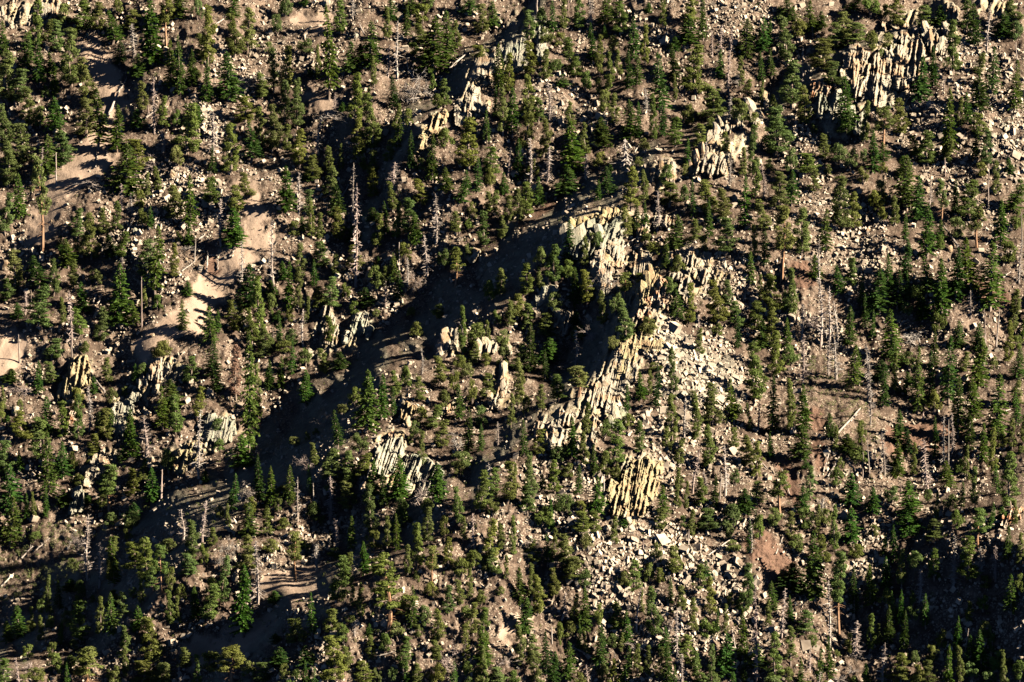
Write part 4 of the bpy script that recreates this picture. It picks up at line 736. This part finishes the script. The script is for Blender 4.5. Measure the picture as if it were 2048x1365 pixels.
for it in items:
    k, x, yt, yb, wpx = it; hpx = yb - yt
    kk = {'F': 'f', 'h': 'p', 'H': 'p', 'e': 'p', 'D': 'd'}.get(k, k); pk = {'F': 'f'}.get(k, k)
    if k == 'p' and hpx < 42: kk = pk = 'u'
    r = np.random.default_rng(int(x * 13 + yb * 7)); protos = PROTO[pk]; tm, cm = protos[int(r.integers(0, len(protos)))]
    p, t = gp(x, yb); s = t * HALF / 1024 / DIST; name, cat, n1, n2, grp = INFO[kk]
    root = bpy.data.objects.new(name, None); COL.objects.link(root); root.location = p + Vector((0, .1, -.05)); root.empty_display_size = .5
    H = hpx * s / cp * (1.06 if kk in 'fp' else 1.2 if kk == 'u' else 1); ws = wpx * s / 3.0
    if kk == 'b': ws = max(.6, min(1.1, wpx * s / 1.6 + .35))
    if kk == 'k': ws = wpx * s / 6.5
    if kk == 'd': ws = max(ws * 1.2, .75)
    if kk in 'fpu': ws *= 1.45 if kk == 'f' else 1.26 if kk == 'p' else 1.15
    root.scale = (ws, ws, H / 10); root.rotation_euler = (r.normal(0, .015), r.normal(0, .02 if kk in 'fpu' else .055), r.uniform(0, 6.283))
    if k == 'D': root.rotation_euler = (0, math.radians(10), r.uniform(0, .3))
    if id(it) in extra_ids:
        mw = Matrix.LocRotScale(root.location, root.rotation_euler, root.scale); hp = heaps.setdefault(kk, (Heap(), Heap())); hp[0].add(tm, mw); hp[1].add(cm, mw); bpy.data.objects.remove(root); continue
    a = link(n1, tm, root); c = link(n2, cm, root)
    if kk == 'f':
        v = r.uniform(.75, 1.15) * (.62 if k == 'F' else 1); y_ = r.uniform(.8, 1.35); c.color = (v * y_, v, v * r.uniform(.7, 1.2), 1); col = 'dark green' if k == 'F' else ('yellowish green' if y_ > 1.12 else 'green')
    elif kk in 'pu' and k != 'e':
        v = r.uniform(.70, 1.15); y_ = r.uniform(.72, 1.06); c.color = (v * y_, v, v * r.uniform(.7, 1.1), 1); col = 'deep olive' if v < .82 else ('grey olive' if y_ > .97 else 'olive green')
    elif k == 'e': c.color = (1, 1, 1, 1); col = 'reddish brown dead'
    else:
        v = r.uniform(.62, 1.1); wr = r.uniform(.86, 1.0); c.color = (v, v * wr, v * wr * .98, 1); a.color = (v, v * wr * .96, v * wr * .9, 1); col = 'pale grey' if v > .9 else ('dull brown grey' if wr < .9 else 'grey')
    rel = wpx / hpx
    size = ('tall ' if hpx > 95 else 'small ' if hpx < 50 else '') + ('slim ' if rel < .26 else 'broad ' if rel > .5 else '')
    if kk == 'u': size = 'small ' if hpx < 28 else 'low ' if rel > .9 else ''
    kw = {'f': 'fir', 'p': 'pine', 'u': 'bush', 'd': 'snag', 'b': 'bare trunk', 'k': 'dead bush'}[kk]  # the word bush also covers the short pines
    extra = {'h': 'bare stemmed ', 'H': 'layered '}.get(k, '')
    root['category'] = cat; root['group'] = grp
    things.append(dict(o=root, cat=cat, x=x, y=(yt + yb) / 2, h=hpx, w=wpx, look=(size + extra + col).strip(), kw=kw))

for kk, (h1, h2) in heaps.items():
    mt = {'f': M['fir'], 'p': M['pine'], 'u': M['bush']}[kk]; q = {'f': 'small_firs', 'p': 'small_pines', 'u': 'small_bushes'}[kk]
    Q2 = np.concatenate(h2.Q); Q1 = np.concatenate(h1.Q) + h2.n; me = mesh_np(q, np.concatenate(h2.V + h1.V), np.concatenate([Q2, Q1]), mt, np.concatenate(h1.T) + h2.n)
    me.materials.append(M['bark']); mi = np.zeros(len(me.polygons), np.int32); mi[len(Q2):] = 1; me.polygons.foreach_set('material_index', mi)
    o = link(q, me); o['kind'] = 'stuff'; o.color = (.85, .9, .85, 1)
# ------------------------------------------------------------------ fallen logs
for (x0, y0, x1, y1, wd) in logs:
    p0, t0 = gp(x0, y0); p1, t1 = gp(x1, y1); s = t0 * HALF / 1024 / DIST; r = np.random.default_rng(int(x0 + y0 * 3)); R0 = max(.14, wd * s * .5)
    t = Tubes(); a = np.array(p0); c = np.array(p1); m = 6; L = float(np.linalg.norm(c - a)); pts = []
    for i in range(m):
        f = i / (m - 1); q, _ = gp(x0 + (x1 - x0) * f, y0 + (y1 - y0) * f); q = np.array(q) * .35 + (a + (c - a) * f) * .65; pts.append(q - a + np.array([0, -R0 * 1.4, R0 * 1.3]) + r.normal(0, .04, 3))
    t.add(pts, [R0 * (.6 + .4 * i / (m - 1)) for i in range(m)], 8)
    for i in range(6):
        o = pts[int(r.integers(0, m - 1))]; d = unit(r.normal(0, 1, 3) + np.array([0, -.3, .4])); t.add([o, o + d * r.uniform(.4, 1.1)], [R0 * .25, .02], 3)
    o = link('fallen_log', t.mesh('fallen_log', M['dead_wood'])); o.location = p0; v = r.uniform(.75, 1.1); o.color = (v, v * .95, v * .9, 1)
    o['category'] = 'log'; o['group'] = 'fallen logs on the slope'
    ln = math.hypot(x1 - x0, y1 - y0)
    things.append(dict(o=o, cat='log', x=(x0 + x1) / 2, y=(y0 + y1) / 2, h=ln, w=wd, look=('long ' if ln > 45 else 'short ' if ln < 20 else '') + ('thick ' if wd >= 4.5 else 'thin ' if wd < 2.6 else '') + 'pale fallen', kw='log'))

# ------------------------------------------------------------------ ground cover of low sage tufts
def cover(name, n_, region, rad, r, size=(.25, .6)):
    xs = r.uniform(-40, 2060, n_ * 60); ys = r.uniform(600, 1400, n_ * 60); k = cap(xs, ys, region) < rad; xs, ys = xs[k][:n_], ys[k][:n_]
    p, t = world(xs, ys); cs = [q + np.array([0, -.1, .15]) for q in p]; rs = r.uniform(*size, len(cs))
    V, Q = clump_leaves(r, cs, rs, 26, .6, .22); return mesh_np(name, V, Q, M['bush'])
sg = link('ground_cover', cover('ground_cover', 520, SAGE, 6, RNG)); sg['kind'] = 'stuff'; sg.color = (1.1, 1.1, 1.5, 1)

xs = RNG.uniform(-30, 2080, 9000); ys = RNG.uniform(-20, 1430, 9000); km = (cap(xs, ys, BED) > 4) & (vnoise(xs / 60, ys / 50, 71) + RNG.uniform(-.25, .25, 9000) > .5) & ((cap(xs, ys, SAND) > 0) | (RNG.random(9000) < .25)); xs, ys = xs[km], ys[km]
p_, t_ = world(xs, ys); V, Q = clump_leaves(RNG, p_ + np.array([0, -.1, .1]), RNG.uniform(.14, .40, len(xs)), 26, .6, .20)
tu = link('low_plants', mesh_np('low_plants', V, Q, M['bush'])); tu['kind'] = 'stuff'; tu.color = (.9, .95, .9, 1)

# ------------------------------------------------------------------ labels: each thing is placed by the nearest landmark
LM = [('long pale chute log', 228, 212), ('upper sandy chute', 205, 160), ('lower sandy chute', 120, 370), ('tall pale cliff', 1790, 110), ('rust orange block', 1640, 182), ('smooth grey top slab', 1035, 100),
      ('lowest fins beside black hollow', 845, 270), ('saw toothed rock comb', 1165, 452), ('golden crag', 1250, 700), ('white block talus', 1380, 735), ('rubble dome', 1390, 560), ('rust stained crag', 1310, 620),
      ('low golden fin fan', 1270, 985), ('leaning pale crag', 150, 755), ('rounded grey buttress', 245, 825), ('ghostly snag thicket', 1650, 660), ('orange based tall snag', 1742, 770), ('big layered bottom pine', 777, 1190),
      ('tallest lower left snag', 176, 1090), ('white forked gully snag', 650, 840), ('stubby gully snag', 995, 865), ('sage patch', 60, 1120), ('standing gully tooth', 900, 675), ('brown soil patch', 1578, 965),
      ('lower right rubble patch', 1740, 1120), ('white lower right snag', 1905, 1130), ('round bottom boulder', 1427, 1148), ('bleached top snag', 800, 110), ('orange right edge block', 2012, 1040), ('herringbone snag', 872, 440),
      ('twin ragged snags', 706, 430), ('upright log pair', 418, 525), ('bottom left sandy patch', 430, 1300), ('slim cream towers', 1440, 260), ('cream pinnacle', 1515, 220), ('long dark right log', 1990, 505),
      ('leaning log pair', 1700, 840), ('reddish dead pine', 475, 740), ('shaded grooved wall', 800, 930), ('shattered ribs', 1130, 860), ('top left boulders', 80, 20), ('broken stump snag', 1712, 1290), ('stacked cream blocks', 650, 660),
      ('thin bottom snag', 1513, 1240), ('bare scree fan', 1640, 340), ('brown soil near bottom right', 1525, 1110)]
DIRS = ['right of', 'below and right of', 'below', 'below and left of', 'left of', 'above and left of', 'above', 'above and right of']
ORD = ['nearest', 'second', 'third', 'fourth', 'fifth', 'sixth', 'seventh', 'eighth', 'ninth', 'tenth', 'eleventh', 'twelfth']
def octant(lx, ly, th): return int(round(math.degrees(math.atan2(th['y'] - ly, th['x'] - lx)) / 45)) % 8
bykw = {}
for th in things:
    if 'fixed' not in th: bykw.setdefault(th['kw'], []).append(th)
used = set()
for kw, L in bykw.items():
    rank = {}
    for li, (nm, lx, ly) in enumerate(LM):
        oc = {}
        for i, th in enumerate(L): oc.setdefault(octant(lx, ly, th), []).append((math.hypot(th['x'] - lx, th['y'] - ly), i))
        for o8, lst in oc.items():
            lst.sort()
            for rk, (d, i) in enumerate(lst[:12]):
                if d > 14 and d < 420: rank.setdefault(i, []).append((rk * 70 + d, rk, li, o8))
    for i, th in enumerate(L):
        c = sorted(rank.get(i, [])); lab = None
        for _, rk, li, o8 in c:
            cand = f"{th['look']} {kw}, {ORD[rk]} {kw} {DIRS[o8]} the {LM[li][0]}"
            if len(cand.split()) > 16: cand = f"{' '.join(th['look'].split()[-2:])} {kw}, {ORD[rk]} {DIRS[o8]} the {LM[li][0]}"
            if cand not in used: lab = cand; break
        if lab is None:
            side = 'left' if th['x'] < 1024 else 'right'; lab = f"{th['look']} {kw} at about {int(th['x'] / 2048 * 100)} percent across and {int(th['y'] / 1365 * 100)} percent down"
        used.add(lab); th['o']['label'] = lab
print(sorted({i['cat']: sum(1 for q in things if q['cat'] == i['cat']) for i in things}.items())); print([t_['o']['label'] for t_ in things[60::90]])
print('things', len(things), {k: len(v) for k, v in bykw.items()})
